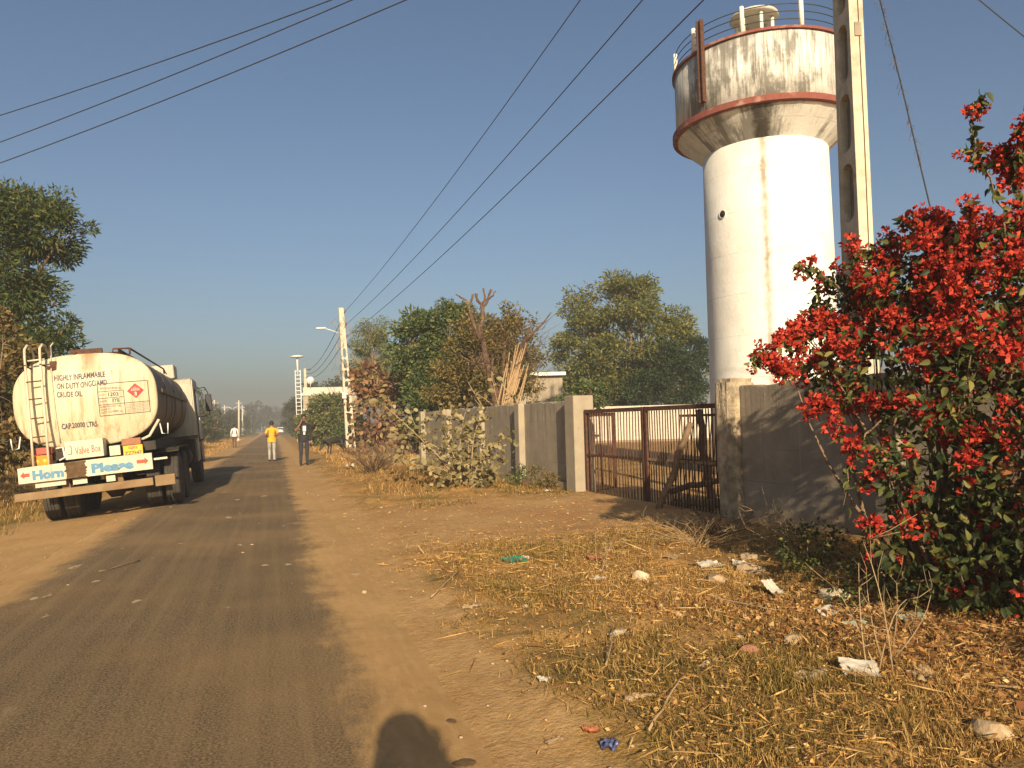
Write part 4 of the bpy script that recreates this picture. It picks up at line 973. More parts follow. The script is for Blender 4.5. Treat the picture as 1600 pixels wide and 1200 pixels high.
for sg in (-1, 1):
    mb = MB(); x = sg*1.172; mb.add([(x, 5.95, 1.72), (x, 7.15, 1.72), (x, 7.05, 2.45), (x, 6.0, 2.5)], [(0, 1, 2, 3)]); mb.build('side_window', 'glass_dark', cab)
    mb = MB(); x0, x1 = sorted((sg*1.173, sg*1.195)); mb.box(x0, x1, 5.9, 5.93, 1.1, 2.55); mb.build('door_trim', 'black_paint', cab)
    mb = MB(); mb.box(x0, x1, 6.0, 6.2, 1.55, 1.58); mb.build('door_handle', 'black_paint', cab)
    mb = MB(); mb.tube([(sg*1.17, 7.35, 2.62), (sg*1.34, 7.6, 2.66), (sg*1.42, 7.62, 2.5), (sg*1.42, 7.62, 1.85), (sg*1.18, 7.5, 1.8)], 0.014, 6); mi_ = mb.build('mirror_arm', 'black_paint', cab)
    mb = MB(); mb.box(sg*1.42-0.09, sg*1.42+0.09, 7.58, 7.66, 1.95, 2.45, 0, None, 0.025); mb.build('mirror', 'black_paint', cab)
    mb = MB(); mb.tube([(sg*1.22, 5.8, 1.25), (sg*1.24, 5.8, 1.75)], 0.015, 6); mb.build('grab_handle', 'steel_white', cab)
    mb = MB(); x0, x1 = sorted((sg*0.9, sg*1.22)); mb.box(x0, x1, 5.98, 7.02, 1.125, 1.16); mb.build('wheel_arch', 'under_black', cab)
mb = MB(); mb.add([(-1.0, 7.18, 2.68), (1.0, 7.18, 2.68), (1.05, 7.655, 1.9), (-1.05, 7.655, 1.9)], [(0, 1, 2, 3)]); o = mb.build('windscreen', 'glass_dark', cab); o.location = (0, 0.02, 0.02)
mb = MB(); mb.box(-1.1, 1.1, 7.2, 7.55, 2.72, 2.78, 0, None, 0.01); mb.build('sun_visor', 'black_paint', cab)
mb = MB(); mb.box(-1.15, 1.15, 7.68, 7.86, 0.5, 0.8, 0, None, 0.03); mb.build('front_bumper', 'black_paint', cab)
# ------------------------------------------------------------------ people and the dog, grown from skeletons
def skinned(name, verts, edges, root, parent, mats, tagof, sub=2):
    """verts: {key: (x,y,z,r)}; edges: [(a,b,tag)]; the face takes the material of the nearest bone's tag"""
    keys = list(verts); ix = {k: i for i, k in enumerate(keys)}
    me = bpy.data.meshes.new(name)
    me.from_pydata([verts[k][:3] for k in keys], [(ix[a], ix[b]) for a, b, t in edges], []); me.update()
    ob = bpy.data.objects.new(name, me); COL.objects.link(ob)
    sk = ob.modifiers.new('skin', 'SKIN'); sk.use_smooth_shade = True; sk.branch_smoothing = 0.4
    for i, k in enumerate(keys):
        d = me.skin_vertices[0].data[i]; r = verts[k][3]
        d.radius = (r, r) if not isinstance(r, tuple) else r; d.use_root = (k == root)
    ss = ob.modifiers.new('sub', 'SUBSURF'); ss.levels = sub; ss.render_levels = sub
    dg = bpy.context.evaluated_depsgraph_get()
    out = bpy.data.meshes.new_from_object(ob.evaluated_get(dg))
    bpy.data.objects.remove(ob)
    out.materials.clear()
    for m_ in mats: out.materials.append(MT[m_])
    A = np.array([verts[a][:3] for a, b, t in edges]); B = np.array([verts[b][:3] for a, b, t in edges])
    rad = np.array([(np.max(verts[a][3])+np.max(verts[b][3]))/2 for a, b, t in edges])
    tg = [tagof[t] for a, b, t in edges]
    D = B-A; L2 = np.maximum((D*D).sum(1), 1e-9)
    for p in out.polygons:
        c = np.array(p.center)
        t = np.clip(((c-A)*D).sum(1)/L2, 0, 1); q = A+D*t[:, None]
        p.material_index = tg[int(np.argmin(np.linalg.norm(c-q, axis=1)-rad))]
        p.use_smooth = True
    return link(name, out, parent)
def person(loc, facing, label, arms, legs, mats, group=None, tall=1.0, hairlong=0.0, extras=None, lean=0.0):
    """mats: skin, shirt, trousers, shoe; arms: two lists of (elbow, wrist, finger direction, tag of forearm)"""
    P = empty('person', loc, (0, 0, facing)); P.scale = (tall, tall, tall); tag(P, label, 'person', group)
    v = {}; e = []
    v['pel'] = (0, 0, 0.93, (0.155, 0.115)); v['waist'] = (0, 0.0+lean*0.3, 1.08, (0.145, 0.105)); v['chest'] = (0, 0.01+lean*0.7, 1.27, (0.172, 0.118)); v['shou'] = (0, 0.0+lean, 1.41, (0.125, 0.085))
    v['neck'] = (0, 0.01+lean, 1.49, 0.055); v['jaw'] = (0, 0.03+lean*1.1, 1.555, (0.064, 0.075)); v['face'] = (0, 0.03+lean*1.1, 1.63, (0.076, 0.094)); v['crown'] = (0, 0.012+lean*1.1, 1.70, (0.066, 0.08))
    e += [('pel', 'waist', 'shirt'), ('waist', 'chest', 'shirt'), ('chest', 'shou', 'shirt'), ('shou', 'neck', 'skin'), ('neck', 'jaw', 'skin'), ('jaw', 'face', 'skin'), ('face', 'crown', 'skin')]
    for sg, nm in ((-1, 'l'), (1, 'r')):
        knee, ank, toe = legs[nm]
        v['hip'+nm] = (sg*0.095, 0, 0.86, 0.098); v['thi'+nm] = (sg*0.105*0.5+knee[0]*0.5, knee[1]*0.5, 0.68, 0.088)
        v['kne'+nm] = (*knee, 0.066); v['cal'+nm] = ((knee[0]+ank[0])/2, (knee[1]+ank[1])/2-0.015, (knee[2]+ank[2])/2+0.05, 0.063); v['ank'+nm] = (*ank, 0.052)
        v['heel'+nm] = (ank[0], ank[1]-0.01, ank[2]-0.06, 0.042); v['toe'+nm] = (*toe, 0.036)
        e += [('pel', 'hip'+nm, 'pants'), ('hip'+nm, 'thi'+nm, 'pants'), ('thi'+nm, 'kne'+nm, 'pants'), ('kne'+nm, 'cal'+nm, 'pants'), ('cal'+nm, 'ank'+nm, 'pants'), ('ank'+nm, 'heel'+nm, 'shoe'), ('heel'+nm, 'toe'+nm, 'shoe')]
        el, wr, fd, ft = arms[nm]
        v['sh'+nm] = (sg*0.18, lean, 1.395, 0.066); v['el'+nm] = (*el, 0.048); v['wr'+nm] = (*wr, 0.031)
        up = Vector(((v['sh'+nm][0]+el[0])/2+sg*0.01, (v['sh'+nm][1]+el[1])/2, (v['sh'+nm][2]+el[2])/2)); v['ua'+nm] = (*up, 0.056)
        e += [('shou', 'sh'+nm, 'shirt'), ('sh'+nm, 'ua'+nm, 'shirt'), ('ua'+nm, 'el'+nm, ft), ('el'+nm, 'wr'+nm, ft)]
        # hand: palm, four fingers and a thumb
        W = Vector(wr); F_ = Vector(fd).normalized(); S_ = F_.cross(Vector((0, 0, 1)) if abs(F_.z) < 0.8 else Vector((0, 1, 0))).normalized(); Nn = S_.cross(F_)
        pc = W+F_*0.055; v['pa'+nm] = (*pc, (0.036, 0.022)); e += [('wr'+nm, 'pa'+nm, 'skin')]
        for j, (off, ln) in enumerate(((-0.027, 0.062), (-0.009, 0.075), (0.009, 0.07), (0.027, 0.055))):
            k0 = pc+F_*0.035+S_*off; k1 = k0+F_*ln*0.55+Nn*0.012; k2 = k0+F_*ln*0.85+Nn*0.04
            for q, kk, r_ in (('a', k0, 0.0095), ('b', k1, 0.0085), ('c', k2, 0.0075)): v['f%d%s%s' % (j, q, nm)] = (*kk, r_)
            e += [('pa'+nm, 'f%da%s' % (j, nm), 'skin'), ('f%da%s' % (j, nm), 'f%db%s' % (j, nm), 'skin'), ('f%db%s' % (j, nm), 'f%dc%s' % (j, nm), 'skin')]
        t0 = W+F_*0.03-S_*0.035*sg+Nn*0.01; t1 = t0+F_*0.035-S_*0.02*sg+Nn*0.02
        v['t0'+nm] = (*t0, 0.0105); v['t1'+nm] = (*t1, 0.0085); e += [('wr'+nm, 't0'+nm, 'skin'), ('t0'+nm, 't1'+nm, 'skin')]
    skinned('body', v, e, 'pel', P, mats, {'skin': 0, 'shirt': 1, 'pants': 2, 'shoe': 3})
    hy = 0.015+lean*1.1
    # hair cap
    mb = MB(); vs = []; nn = 20; mm = 8
    for i in range(mm):
        ph = PI*0.62*i/(mm-1)
        for k in range(nn):
            a = 2*PI*k/nn; front = max(0, math.sin(a)); f = 1-0.42*front if i > 2 else 1
            pz = math.cos(ph*f if i else 0)
            rr_ = math.sin(ph*f) if i else 0.02
            vs.append((0.092*rr_*math.cos(a), hy-0.004+0.108*rr_*math.sin(a), 1.645+0.122*pz-(0.05*hairlong if i > 5 and front < 0.2 else 0)))
    mb.add(vs, [(i*nn+k, i*nn+(k+1) % nn, (i+1)*nn+(k+1) % nn, (i+1)*nn+k) for i in range(mm-1) for k in range(nn)], 0, True)
    mb.add(vs[:nn], [tuple(range(nn))]); mb.build('hair', 'hair', P)
    # face
    mb = MB(); yf = hy+0.105
    mb.tube([(0, yf-0.015, 1.645), (0, yf+0.008, 1.615), (0, yf-0.01, 1.600)], [0.008, 0.015, 0.008], 6); mb.build('nose', mats[0], P)
    for sg in (-1, 1):
        mb = MB(); mb.lathe([(0.003, 0.012), (0.012, 0.006), (0.012, -0.006), (0.003, -0.012)], 8, axis='X'); o = mb.build('eye', 'hair', P); o.location = (sg*0.032, yf-0.014, 1.648)
        mb = MB(); mb.lathe([(0.008, -0.012), (0.03, -0.004), (0.03, 0.006), (0.01, 0.012)], 10, axis='X'); o = mb.build('ear', mats[0], P); o.location = (sg*0.083, hy+0.005, 1.625)
    mb = MB(); mb.tube([(-0.024, yf-0.014, 1.573), (0, yf-0.006, 1.571), (0.024, yf-0.014, 1.573)], 0.006, 5); mb.build('mouth', 'trouser_brown', P)
    # shirt hem
    mb = MB(); mb.lathe([(1.0, 0.0), (0.985, 0.12), (0.97, 0.2)], 24, cap=False)
    o = mb.build('shirt_hem', mats[1], P); o.scale = (0.185, 0.135, 1.0); o.location = (0, 0, 0.84)
    return P
ST = {'l': ((-0.10, 0.02, 0.49), (-0.105, -0.02, 0.10), (-0.135, 0.13, 0.035)), 'r': ((0.10, 0.02, 0.49), (0.105, -0.02, 0.10), (0.135, 0.13, 0.035))}
WK = {'l': ((-0.09, 0.13, 0.50), (-0.09, 0.14, 0.10), (-0.10, 0.29, 0.035)), 'r': ((0.09, 0.03, 0.49), (0.09, -0.17, 0.11), (0.095, -0.04, 0.035))}
def down(sg, ft): return ((sg*0.25, -0.03, 1.12), (sg*0.255, 0.04, 0.87), (0, 0.15, -1), ft)
# man in black, on the phone, facing the camera (+Y of the figure looks towards the camera)
mbk = person((1.08, 29.9, hz(1.08, 29.9)+0.002), PI+0.1, 'person in black standing at the road edge holding a phone to the face', {'l': down(-1, 'shirt'), 'r': ((0.29, 0.10, 1.18), (0.12, 0.22, 1.46), (-0.35, -0.1, 1), 'skin')}, ST, ['skin', 'shirt_black', 'jeans_dark', 'shoe_dark'], tall=1.09)
mb = MB(); mb.box(-0.055, 0.05, 0.155, 0.160, 1.17, 1.36); mb.box(-0.03, 0.035, 0.161, 0.164, 1.06, 1.15)
o = mb.build('shirt_print', 'shirt_white', mbk); o.location = (0, -0.022, 0)
mb = MB(); mb.box(0.055, 0.125, 0.20, 0.212, 1.52, 1.66, 0, None, 0.004); o = mb.build('phone', 'black_paint'); o.matrix_world = Matrix.Translation((1.08, 29.9, hz(1.08, 29.9)+0.002)) @ Matrix.Rotation(PI+0.1, 4, 'Z') @ Matrix.Scale(1.09, 4); tag(o, 'dark phone held to the face by the person in black', 'phone')
person((-0.08, 34.4, 0.012), 0.08, 'person in yellow shirt and grey trousers walking away down the road', {'l': ((-0.27, -0.02, 1.13), (-0.14, 0.2, 1.08), (1, 0.5, 0.1), 'skin'), 'r': ((0.28, -0.02, 1.14), (0.17, 0.2, 1.10), (-1, 0.5, 0.1), 'skin')}, WK, ['skin', 'shirt_yellow', 'trouser_grey', 'shoe_dark'], tall=0.98)
pw = person((-2.95, 64.5, 0.0+hz(-2.95, 64.5)), 0.0, 'distant person in a white shirt walking away on the left shoulder', {'l': down(-1, 'shirt'), 'r': down(1, 'shirt')}, WK, ['skin', 'shirt_white', 'trouser_brown', 'shoe_dark'], tall=1.04)
mb = MB(); mb.lathe([(0.02, 0.3), (0.05, 0.24), (0.13, 0.12), (0.14, 0.02), (0.08, -0.02)], 12); o = mb.build('carrier_bag', 'paper_white'); o.location = (-2.67, 64.55, hz(-2.95, 64.5)+0.5); tag(o, 'small white bag carried by the distant person in white', 'bag')
# the one who takes the picture: stands behind the camera and throws the shadow at the bottom
phg = person((-0.03, -0.30, hz(-0.03, -0.3)+0.012), 0.0, 'person holding up a camera, seen only as the shadow at the bottom', {'l': ((-0.27, 0.02, 1.14), (-0.16, 0.16, 1.30), (0.6, 0.2, 1), 'shirt'), 'r': ((0.35, 0.0, 1.31), (0.16, 0.12, 1.48), (-0.1, 0.05, 1), 'shirt')}, ST, ['skin', 'shirt_black', 'jeans_dark', 'shoe_dark'], tall=0.93, hairlong=0.4)
phg.scale = (1.06, 0.98, 0.91)
mb = MB(); mb.lathe([(0.36, 1.18), (0.31, 1.30), (0.22, 1.41), (0.135, 1.52), (0.118, 1.62), (0.112, 1.72), (0.07, 1.775)], 20); o = mb.build('shadow_shawl', 'jeans_dark', phg); o.scale = (1, 0.8, 1)  # unseen cone added round head and shoulders to broaden the cast shadow
# dog nosing the ground
dogE = empty('dog', (2.80, 37.6, hz(2.80, 37.6)), (0, 0, R(118))); tag(dogE, 'black dog with lowered head on the bare earth beside the lamp pole', 'dog'); dogE.scale = (1.28,)*3
v = {'pelv': (0, -0.30, 0.56, (0.10, 0.12)), 'loin': (0, -0.08, 0.56, (0.095, 0.105)), 'rib': (0, 0.14, 0.54, (0.115, 0.15)), 'should': (0, 0.30, 0.57, (0.10, 0.13)), 'neck': (0, 0.44, 0.50, 0.075), 'head': (0, 0.55, 0.37, (0.072, 0.07)), 'muz': (0, 0.63, 0.25, 0.04), 'nose': (0, 0.66, 0.19, 0.026),
     't1': (0, -0.42, 0.58, 0.028), 't2': (0, -0.55, 0.50, 0.022), 't3': (0, -0.62, 0.36, 0.012)}
e = [('pelv', 'loin', 'f'), ('loin', 'rib', 'f'), ('rib', 'should', 'f'), ('should', 'neck', 'f'), ('neck', 'head', 'f'), ('head', 'muz', 'f'), ('muz', 'nose', 'f'), ('pelv', 't1', 'f'), ('t1', 't2', 'f'), ('t2', 't3', 'f')]
for sg, nm in ((-1, 'l'), (1, 'r')):
    v.update({'fs'+nm: (sg*0.085, 0.28, 0.44, 0.052), 'fe'+nm: (sg*0.09, 0.22, 0.32, 0.036), 'fw'+nm: (sg*0.09, 0.26, 0.15, 0.024), 'fp'+nm: (sg*0.09, 0.27, 0.04, 0.024), 'ft'+nm: (sg*0.09, 0.32, 0.022, 0.022),
              'hk'+nm: (sg*0.095, -0.22, 0.38, 0.06), 'hh'+nm: (sg*0.095, -0.42, 0.22, 0.028), 'hp'+nm: (sg*0.095, -0.38, 0.05, 0.023), 'hq'+nm: (sg*0.095, -0.32, 0.022, 0.022), 'ea'+nm: (sg*0.06, 0.50, 0.44, 0.02), 'eb'+nm: (sg*0.10, 0.50, 0.40, 0.012)})
    e += [('should', 'fs'+nm, 'f'), ('fs'+nm, 'fe'+nm, 'f'), ('fe'+nm, 'fw'+nm, 'f'), ('fw'+nm, 'fp'+nm, 'f'), ('fp'+nm, 'ft'+nm, 'f'), ('pelv', 'hk'+nm, 'f'), ('hk'+nm, 'hh'+nm, 'f'), ('hh'+nm, 'hp'+nm, 'f'), ('hp'+nm, 'hq'+nm, 'f'), ('head', 'ea'+nm, 'f'), ('ea'+nm, 'eb'+nm, 'f')]
skinned('body', v, e, 'pelv', dogE, ['fur_black'], {'f': 0})
BOUG_LOBES = [(4.63, 5.22, 2.32, 0.37, 0.34, 0.38, 1.0), (4.8, 4.75, 2.46, 0.42, 0.38, 0.4, 1.0), (5.01, 4.27, 2.33, 0.47, 0.42, 0.49, 1.0), (4.27, 5.35, 2.07, 0.22, 0.2, 0.19, 0.9), (4.57, 4.75, 1.81, 0.54, 0.49, 0.39, 0.8), (4.69, 4.09, 1.62, 0.46, 0.42, 0.46, 0.9), (4.38, 5.23, 1.74, 0.26, 0.24, 0.26, 0.5), (4.48, 4.29, 1.05, 0.43, 0.38, 0.47, 0.28), (4.62, 3.83, 0.9, 0.38, 0.34, 0.48, 0.3), (4.26, 4.28, 0.4, 0.33, 0.3, 0.33, 0.15), (4.41, 3.82, 0.38, 0.41, 0.37, 0.33, 0.15), (5.23, 3.8, 1.95, 0.48, 0.43, 0.61, 0.5), (4.73, 3.38, 0.82, 0.46, 0.41, 0.5, 0.2), (5.47, 4.97, 2.25, 0.48, 0.43, 0.59, 0.6), (4.75, 2.94, 1.21, 0.49, 0.44, 0.7, 0.2)]
BOUG_SPRAYS = [([(4.46, 5.07, 2.19), (4.12, 5.19, 2.1), (3.83, 5.17, 2.02), (3.61, 5.25, 1.86)], 0.75, 1.6), ([(4.31, 5.14, 1.89), (4.0, 5.13, 1.84), (3.81, 5.09, 1.76), (3.78, 5.2, 1.9)], 0.7, 1.3), ([(4.46, 5.07, 2.35), (4.22, 5.13, 2.61), (4.04, 5.18, 2.66)], 0.15, 1.0), ([(4.66, 4.78, 2.66), (4.47, 4.84, 2.67), (4.3, 4.89, 2.7)], 0.5, 1.2), ([(4.87, 3.99, 2.41), (4.72, 3.91, 2.78), (4.49, 3.86, 3.14), (4.43, 3.87, 3.36), (4.52, 3.84, 3.53)], 0.22, 1.2), ([(4.96, 3.96, 2.5), (4.83, 3.88, 2.91), (4.77, 3.77, 3.22), (4.69, 3.69, 3.35)], 0.5, 1.6), ([(5.04, 3.93, 2.49), (4.77, 3.88, 3.09), (4.71, 3.9, 3.24)], 0.8, 1.5), ([(5.04, 4.66, 2.75), (4.99, 4.66, 2.95), (4.77, 4.63, 2.91), (4.61, 4.68, 2.91)], 0.7, 1.2), ([(5.06, 4.45, 2.61), (5.04, 4.44, 2.85), (5.07, 4.42, 3.06)], 0.2, 1.0), ([(4.37, 4.62, 1.46), (4.09, 4.61, 1.24), (4.0, 4.65, 1.01), (3.96, 4.67, 0.77)], 0.35, 0.7), ([(4.36, 4.92, 1.67), (4.14, 4.89, 1.47), (4.09, 4.82, 1.18)], 0.4, 0.9), ([(4.33, 4.54, 1.18), (4.12, 4.5, 1.1), (4.01, 4.55, 0.92)], 0.2, 0.7), ([(4.18, 4.3, 0.62), (4.01, 4.35, 0.67), (3.88, 4.39, 0.63)], 0.3, 0.8), ([(4.33, 4.83, 1.57), (4.05, 4.92, 1.55), (4.0, 4.94, 1.48)], 0.3, 1.0)]
# ------------------------------------------------------------------ vegetation
def unit(a): return a/np.maximum(np.linalg.norm(a, axis=-1, keepdims=True), 1e-9)
def leaf_quads(rg, C_, D_, length, width, fold=0.25, jit=0.35):
    """folded pointed leaves at C_, pointing along D_"""
    n_ = len(C_); D_ = unit(D_)
    A = unit(np.cross(D_, rg.normal(size=(n_, 3)))); B = np.cross(D_, A)
    L = length*(1+jit*rg.uniform(-1, 1, n_))[:, None]; W_ = width*(1+jit*rg.uniform(-1, 1, n_))[:, None]
    p0 = C_; p2 = C_+D_*L; mid = C_+D_*L*0.45
    p1 = mid+A*W_*0.5+B*W_*fold; p3 = mid-A*W_*0.5+B*W_*fold
    V = np.stack([p0, p1, p2, p3], 1).reshape(-1, 3)
    return V, np.arange(n_*4).reshape(-1, 4)
def lobe_points(rg, lobes, per, inner=0.45):
    pts = []; nrm = []; own = []
    for i, l in enumerate(lobes):
        k = per(i) if callable(per) else per
        d = unit(rg.normal(size=(k, 3)))
        rad = inner+(1.06-inner)*rg.random(k)**0.55
        rad = np.where(rg.random(k) < 0.13, 1.05+0.22*rg.random(k), rad)
        pts.append(np.array(l[:3])+d*rad[:, None]*np.array(l[3:6])); nrm.append(d); own.append(np.full(k, i))
    return np.concatenate(pts), np.concatenate(nrm), np.concatenate(own)
def curved(a, b, rg, n_=5, bow=0.08):
    a, b = np.array(a, float), np.array(b, float); L = np.linalg.norm(b-a)
    off = rg.normal(size=3)*L*bow
    return [tuple(a+(b-a)*t+off*4*t*(1-t)*0.5+np.array([0, 0, L*0.06*math.sin(PI*t)])) for t in np.linspace(0, 1, n_)]
def tree(name, label, cat, base, fork, lobes, leaf, bark='bark', trunk_r=0.12, clumps=24, per=110, clump_r=0.32, ll=0.12, lw=0.05, droop=0.2, seed=1, group=None, twigs=True, flat=0.75, radial=False):
    rg = np.random.default_rng(seed)
    T_ = empty(name, (base[0], base[1], base[2])); tag(T_, label, cat, group)
    o_ = np.array(base)
    lb = [tuple(np.array(l[:3])-o_)+tuple(l[3:6]) for l in lobes]; fk = np.array(fork)-o_
    mb = MB()
    tp = curved((0, 0, -0.15), fk, rg, 6, 0.05)
    mb.tube(tp, [trunk_r*(1-0.45*i/5) for i in range(6)], 9)
    vol = np.array([l[3]*l[5] for l in lb]); share = vol/vol.sum()
    cp, cn, own = lobe_points(rg, lb, lambda i: max(3, int(clumps*len(lb)*share[i])))
    for i, l in enumerate(lb):
        mb.tube(curved(fk, np.array(l[:3])-np.array([0, 0, l[5]*0.3]), rg, 6), [trunk_r*0.55*(1-0.7*j/5) for j in range(6)], 6)
    if twigs:
        for c, w_ in zip(cp, own):
            l = lb[w_]; mb.tube(curved(np.array(l[:3])-np.array([0, 0, l[5]*0.3]), c, rg, 4, 0.12), [trunk_r*0.17, trunk_r*0.12, trunk_r*0.08, trunk_r*0.03], 3, cap=False)
    mb.build('trunk', bark, T_, fix=False)
    n_ = len(cp)
    cr = clump_r*(0.6+0.8*rg.random(n_))
    cnt = np.maximum(8, (per*(cr/clump_r)**1.5*(0.35+1.1*rg.random(n_))).astype(int))
    idx = np.repeat(np.arange(n_), cnt)
    loc_ = unit(rg.normal(size=(len(idx), 3)))*(rg.random(len(idx))**0.45)[:, None]*cr[idx][:, None]*np.array([1, 1, flat])
    Cc = cp[idx]+loc_
    D_ = unit(loc_)*0.8+cn[idx]*0.4+rg.normal(size=(len(idx), 3))*0.55-np.array([0, 0, droop])
    V, Fq = leaf_quads(rg, Cc, D_, ll, lw)
    c_ = link('crown', np_mesh('crown', V, Fq, leaf), T_); tag(c_, kind='stuff')
    return T_
ROUND_BASE, ROUND_FORK = (22.0, 45.8, 0), (21.9, 45.6, 2.6)
ROUND_LOBES = [(21.27, 45.44, 8.69, 2.5, 2.25, 1.88), (19.65, 46.07, 6.24, 2.17, 1.95, 2.5), (22.84, 45.06, 6.57, 2.71, 2.44, 2.71), (25.02, 44.4, 6.09, 1.58, 1.43, 2.29), (20.43, 45.93, 4.14, 2.29, 2.06, 1.67), (18.88, 46.18, 8.5, 1.08, 0.98, 1.0), (22.28, 45.07, 9.7, 1.7, 1.6, 0.9), (23.21, 45.6, 3.65, 2.5, 2.0, 1.67), (19.03, 46.39, 3.76, 1.46, 1.31, 1.46)]
DARK_BASE, DARK_FORK = (23.6, 43.0, 0), (23.6, 42.8, 1.5)
DARK_LOBES = [(23.69, 42.6, 3.85, 1.88, 1.3, 1.96), (25.19, 42.3, 4.6, 0.94, 0.85, 1.76), (22.18, 42.9, 2.92, 1.18, 1.0, 1.18), (24.8, 42.5, 2.65, 1.18, 1.0, 1.18)]
NEEM = [(-7.76, 24.19, 6.35, 1.75, 1.58, 1.93), (-6.59, 23.8, 6.84, 1.09, 0.98, 1.23), (-5.67, 23.52, 6.73, 0.74, 0.66, 0.74), (-6.08, 23.6, 7.61, 0.79, 0.71, 0.61), (-6.86, 23.99, 4.75, 0.96, 0.87, 1.05), (-5.53, 23.6, 4.28, 0.63, 0.57, 0.46), (-7.79, 24.34, 3.55, 1.4, 1.26, 1.4), (-6.35, 23.8, 5.35, 0.7, 0.63, 0.53), (-6.79, 24.03, 3.52, 0.79, 0.71, 0.88), (-5.9, 23.6, 3.3, .9, .8, .8)]
tree('neem_tree', 'tall dark green tree rising behind the tanker on the left edge', 'tree', (-7.6, 24.6, 0.3), (-7.3, 24.3, 2.6), NEEM, 'leaf_neem', trunk_r=0.2, clumps=24, per=150, clump_r=0.40, ll=0.17, lw=0.05, droop=0.15, seed=11)
tree('brown_bush', 'brownish leafy bush at the left edge beside the tanker', 'bush', (-6.15, 20.4, 0.0), (-6.1, 20.3, 0.8), [(-6.08, 20.19, 2.61, 0.66, 0.59, 1.02), (-5.86, 20.06, 3.67, 0.5, 0.5, 0.5), (-6.23, 20.28, 1.59, 0.88, 0.79, 0.78), (-7.1, 20.6, 2.2, 0.8, 0.8, 1.3), (-5.9, 20.5, 1.2, .6, .6, .6)], 'leaf_brown', trunk_r=0.08, clumps=16, per=80, clump_r=0.28, ll=0.15, lw=0.085, seed=12)
tree('acacia_tree', 'pale feathery green tree just right of the lamp pole', 'tree', (5.8, 46.6, 0), (5.8, 46.4, 2.5), [(5.57, 46.21, 7.0, 0.84, 0.76, 0.9), (5.81, 46.21, 5.62, 1.15, 1.03, 1.3), (5.24, 46.48, 3.91, 1.15, 1.03, 1.15), (6.53, 46.06, 4.26, 0.92, 0.83, 1.38)], 'leaf_pale', trunk_r=0.13, clumps=26, per=120, clump_r=0.42, ll=0.22, lw=0.05, droop=0.7, seed=13)
tree('green_tree', 'fresh green tree with open crown left of the pruned tree', 'tree', (6.4, 30.8, 0), (6.4, 30.6, 2.2), [(5.4, 30.65, 4.86, 0.88, 0.79, 0.98), (6.52, 30.27, 5.48, 0.93, 0.84, 0.78), (5.88, 30.57, 3.56, 1.03, 0.93, 1.16), (7.25, 30.08, 4.81, 0.93, 0.84, 1.03), (6.74, 30.31, 3.28, 1.03, 0.93, 1.16), (6.0, 30.4, 2.2, 1.2, 1.0, 1.0), (7.6, 30.0, 2.6, 1.2, 1.0, 1.2), (8.2, 29.8, 4.2, .9, .8, 1.0)], 'leaf_mid', trunk_r=0.13, clumps=34, per=130, clump_r=0.38, ll=0.17, lw=0.085, seed=14)
tree('olive_tree', 'sparse olive brown tree standing behind the pruned tree', 'tree', (7.4, 26.4, 0), (7.4, 26.2, 1.8), [(6.85, 26.06, 3.8, 1.12, 1.01, 1.12), (8.04, 25.66, 4.33, 0.72, 0.65, 0.85), (8.45, 25.59, 3.2, 0.63, 0.57, 1.01), (7.38, 25.95, 2.78, 1.35, 1.21, 0.81), (6.19, 26.31, 2.81, 0.9, 0.81, 0.9), (7.94, 25.65, 5.0, 0.5, 0.4, 0.5), (6.9, 26.0, 4.7, .8, .7, .6)], 'leaf_olive', trunk_r=0.11, clumps=30, per=80, clump_r=0.34, ll=0.13, lw=0.06, seed=15)
tree('round_tree', 'large rounded green tree beyond the iron gate', 'tree', ROUND_BASE, ROUND_FORK, ROUND_LOBES, 'leaf_round', trunk_r=0.25, clumps=34, per=150, clump_r=0.62, ll=0.23, lw=0.10, droop=0.3, seed=16)
tree('dark_shrub', 'dense dark green shrub at the left foot of the water tower', 'shrub', DARK_BASE, DARK_FORK, DARK_LOBES, 'leaf_dark', trunk_r=0.12, clumps=30, per=170, clump_r=0.55, ll=0.19, lw=0.085, seed=17)
tree('low_shrub', 'small bright green shrub peeping over the wall by the gate pillar', 'shrub', (10.5, 25.2, 0), (10.5, 25.1, 1.2), [(10.49, 24.99, 2.3, 0.6, 0.53, 0.5), (10.0, 25.2, 1.6, .6, .5, .6)], 'leaf_mid', trunk_r=0.05, clumps=18, per=80, clump_r=0.22, ll=0.12, lw=0.06, seed=18)
tree('yard_shrub', 'small dusty shrub in the yard behind the left gate leaf', 'shrub', (8.7, 21.2, 0), (8.7, 21.2, 0.3), [(8.7, 21.2, 0.75, 0.38, 0.3, 0.42)], 'leaf_pale', trunk_r=0.03, clumps=26, per=40, clump_r=0.16, ll=0.09, lw=0.04, seed=19)
tree('scrub_tree', 'dark scrub tree over the roof of the pale house', 'tree', (6.7, 98, 0), (6.7, 97.5, 3), [(6.67, 97.3, 5.9, 2.5, 2.2, 1.1), (8.5, 97, 5.2, 1.8, 1.5, 1.2)], 'far_scrub', trunk_r=0.2, clumps=26, per=70, clump_r=0.6, ll=0.4, lw=0.2, seed=20)
tree('roadside_bush', 'rounded yellow green bush behind the person in black', 'bush', (3.3, 51.8, 0), (3.3, 51.6, 0.5), [(3.25, 51.41, 2.1, 1.35, 1.1, 1.6), (2.49, 51.66, 1.3, 1.0, 0.9, 1.2), (4.2, 51.18, 1.3, 1.2, 0.98, 1.3), (3.9, 51.4, 2.6, .8, .7, .8)], 'leaf_pale', trunk_r=0.08, clumps=36, per=140, clump_r=0.4, ll=0.2, lw=0.1, seed=21)
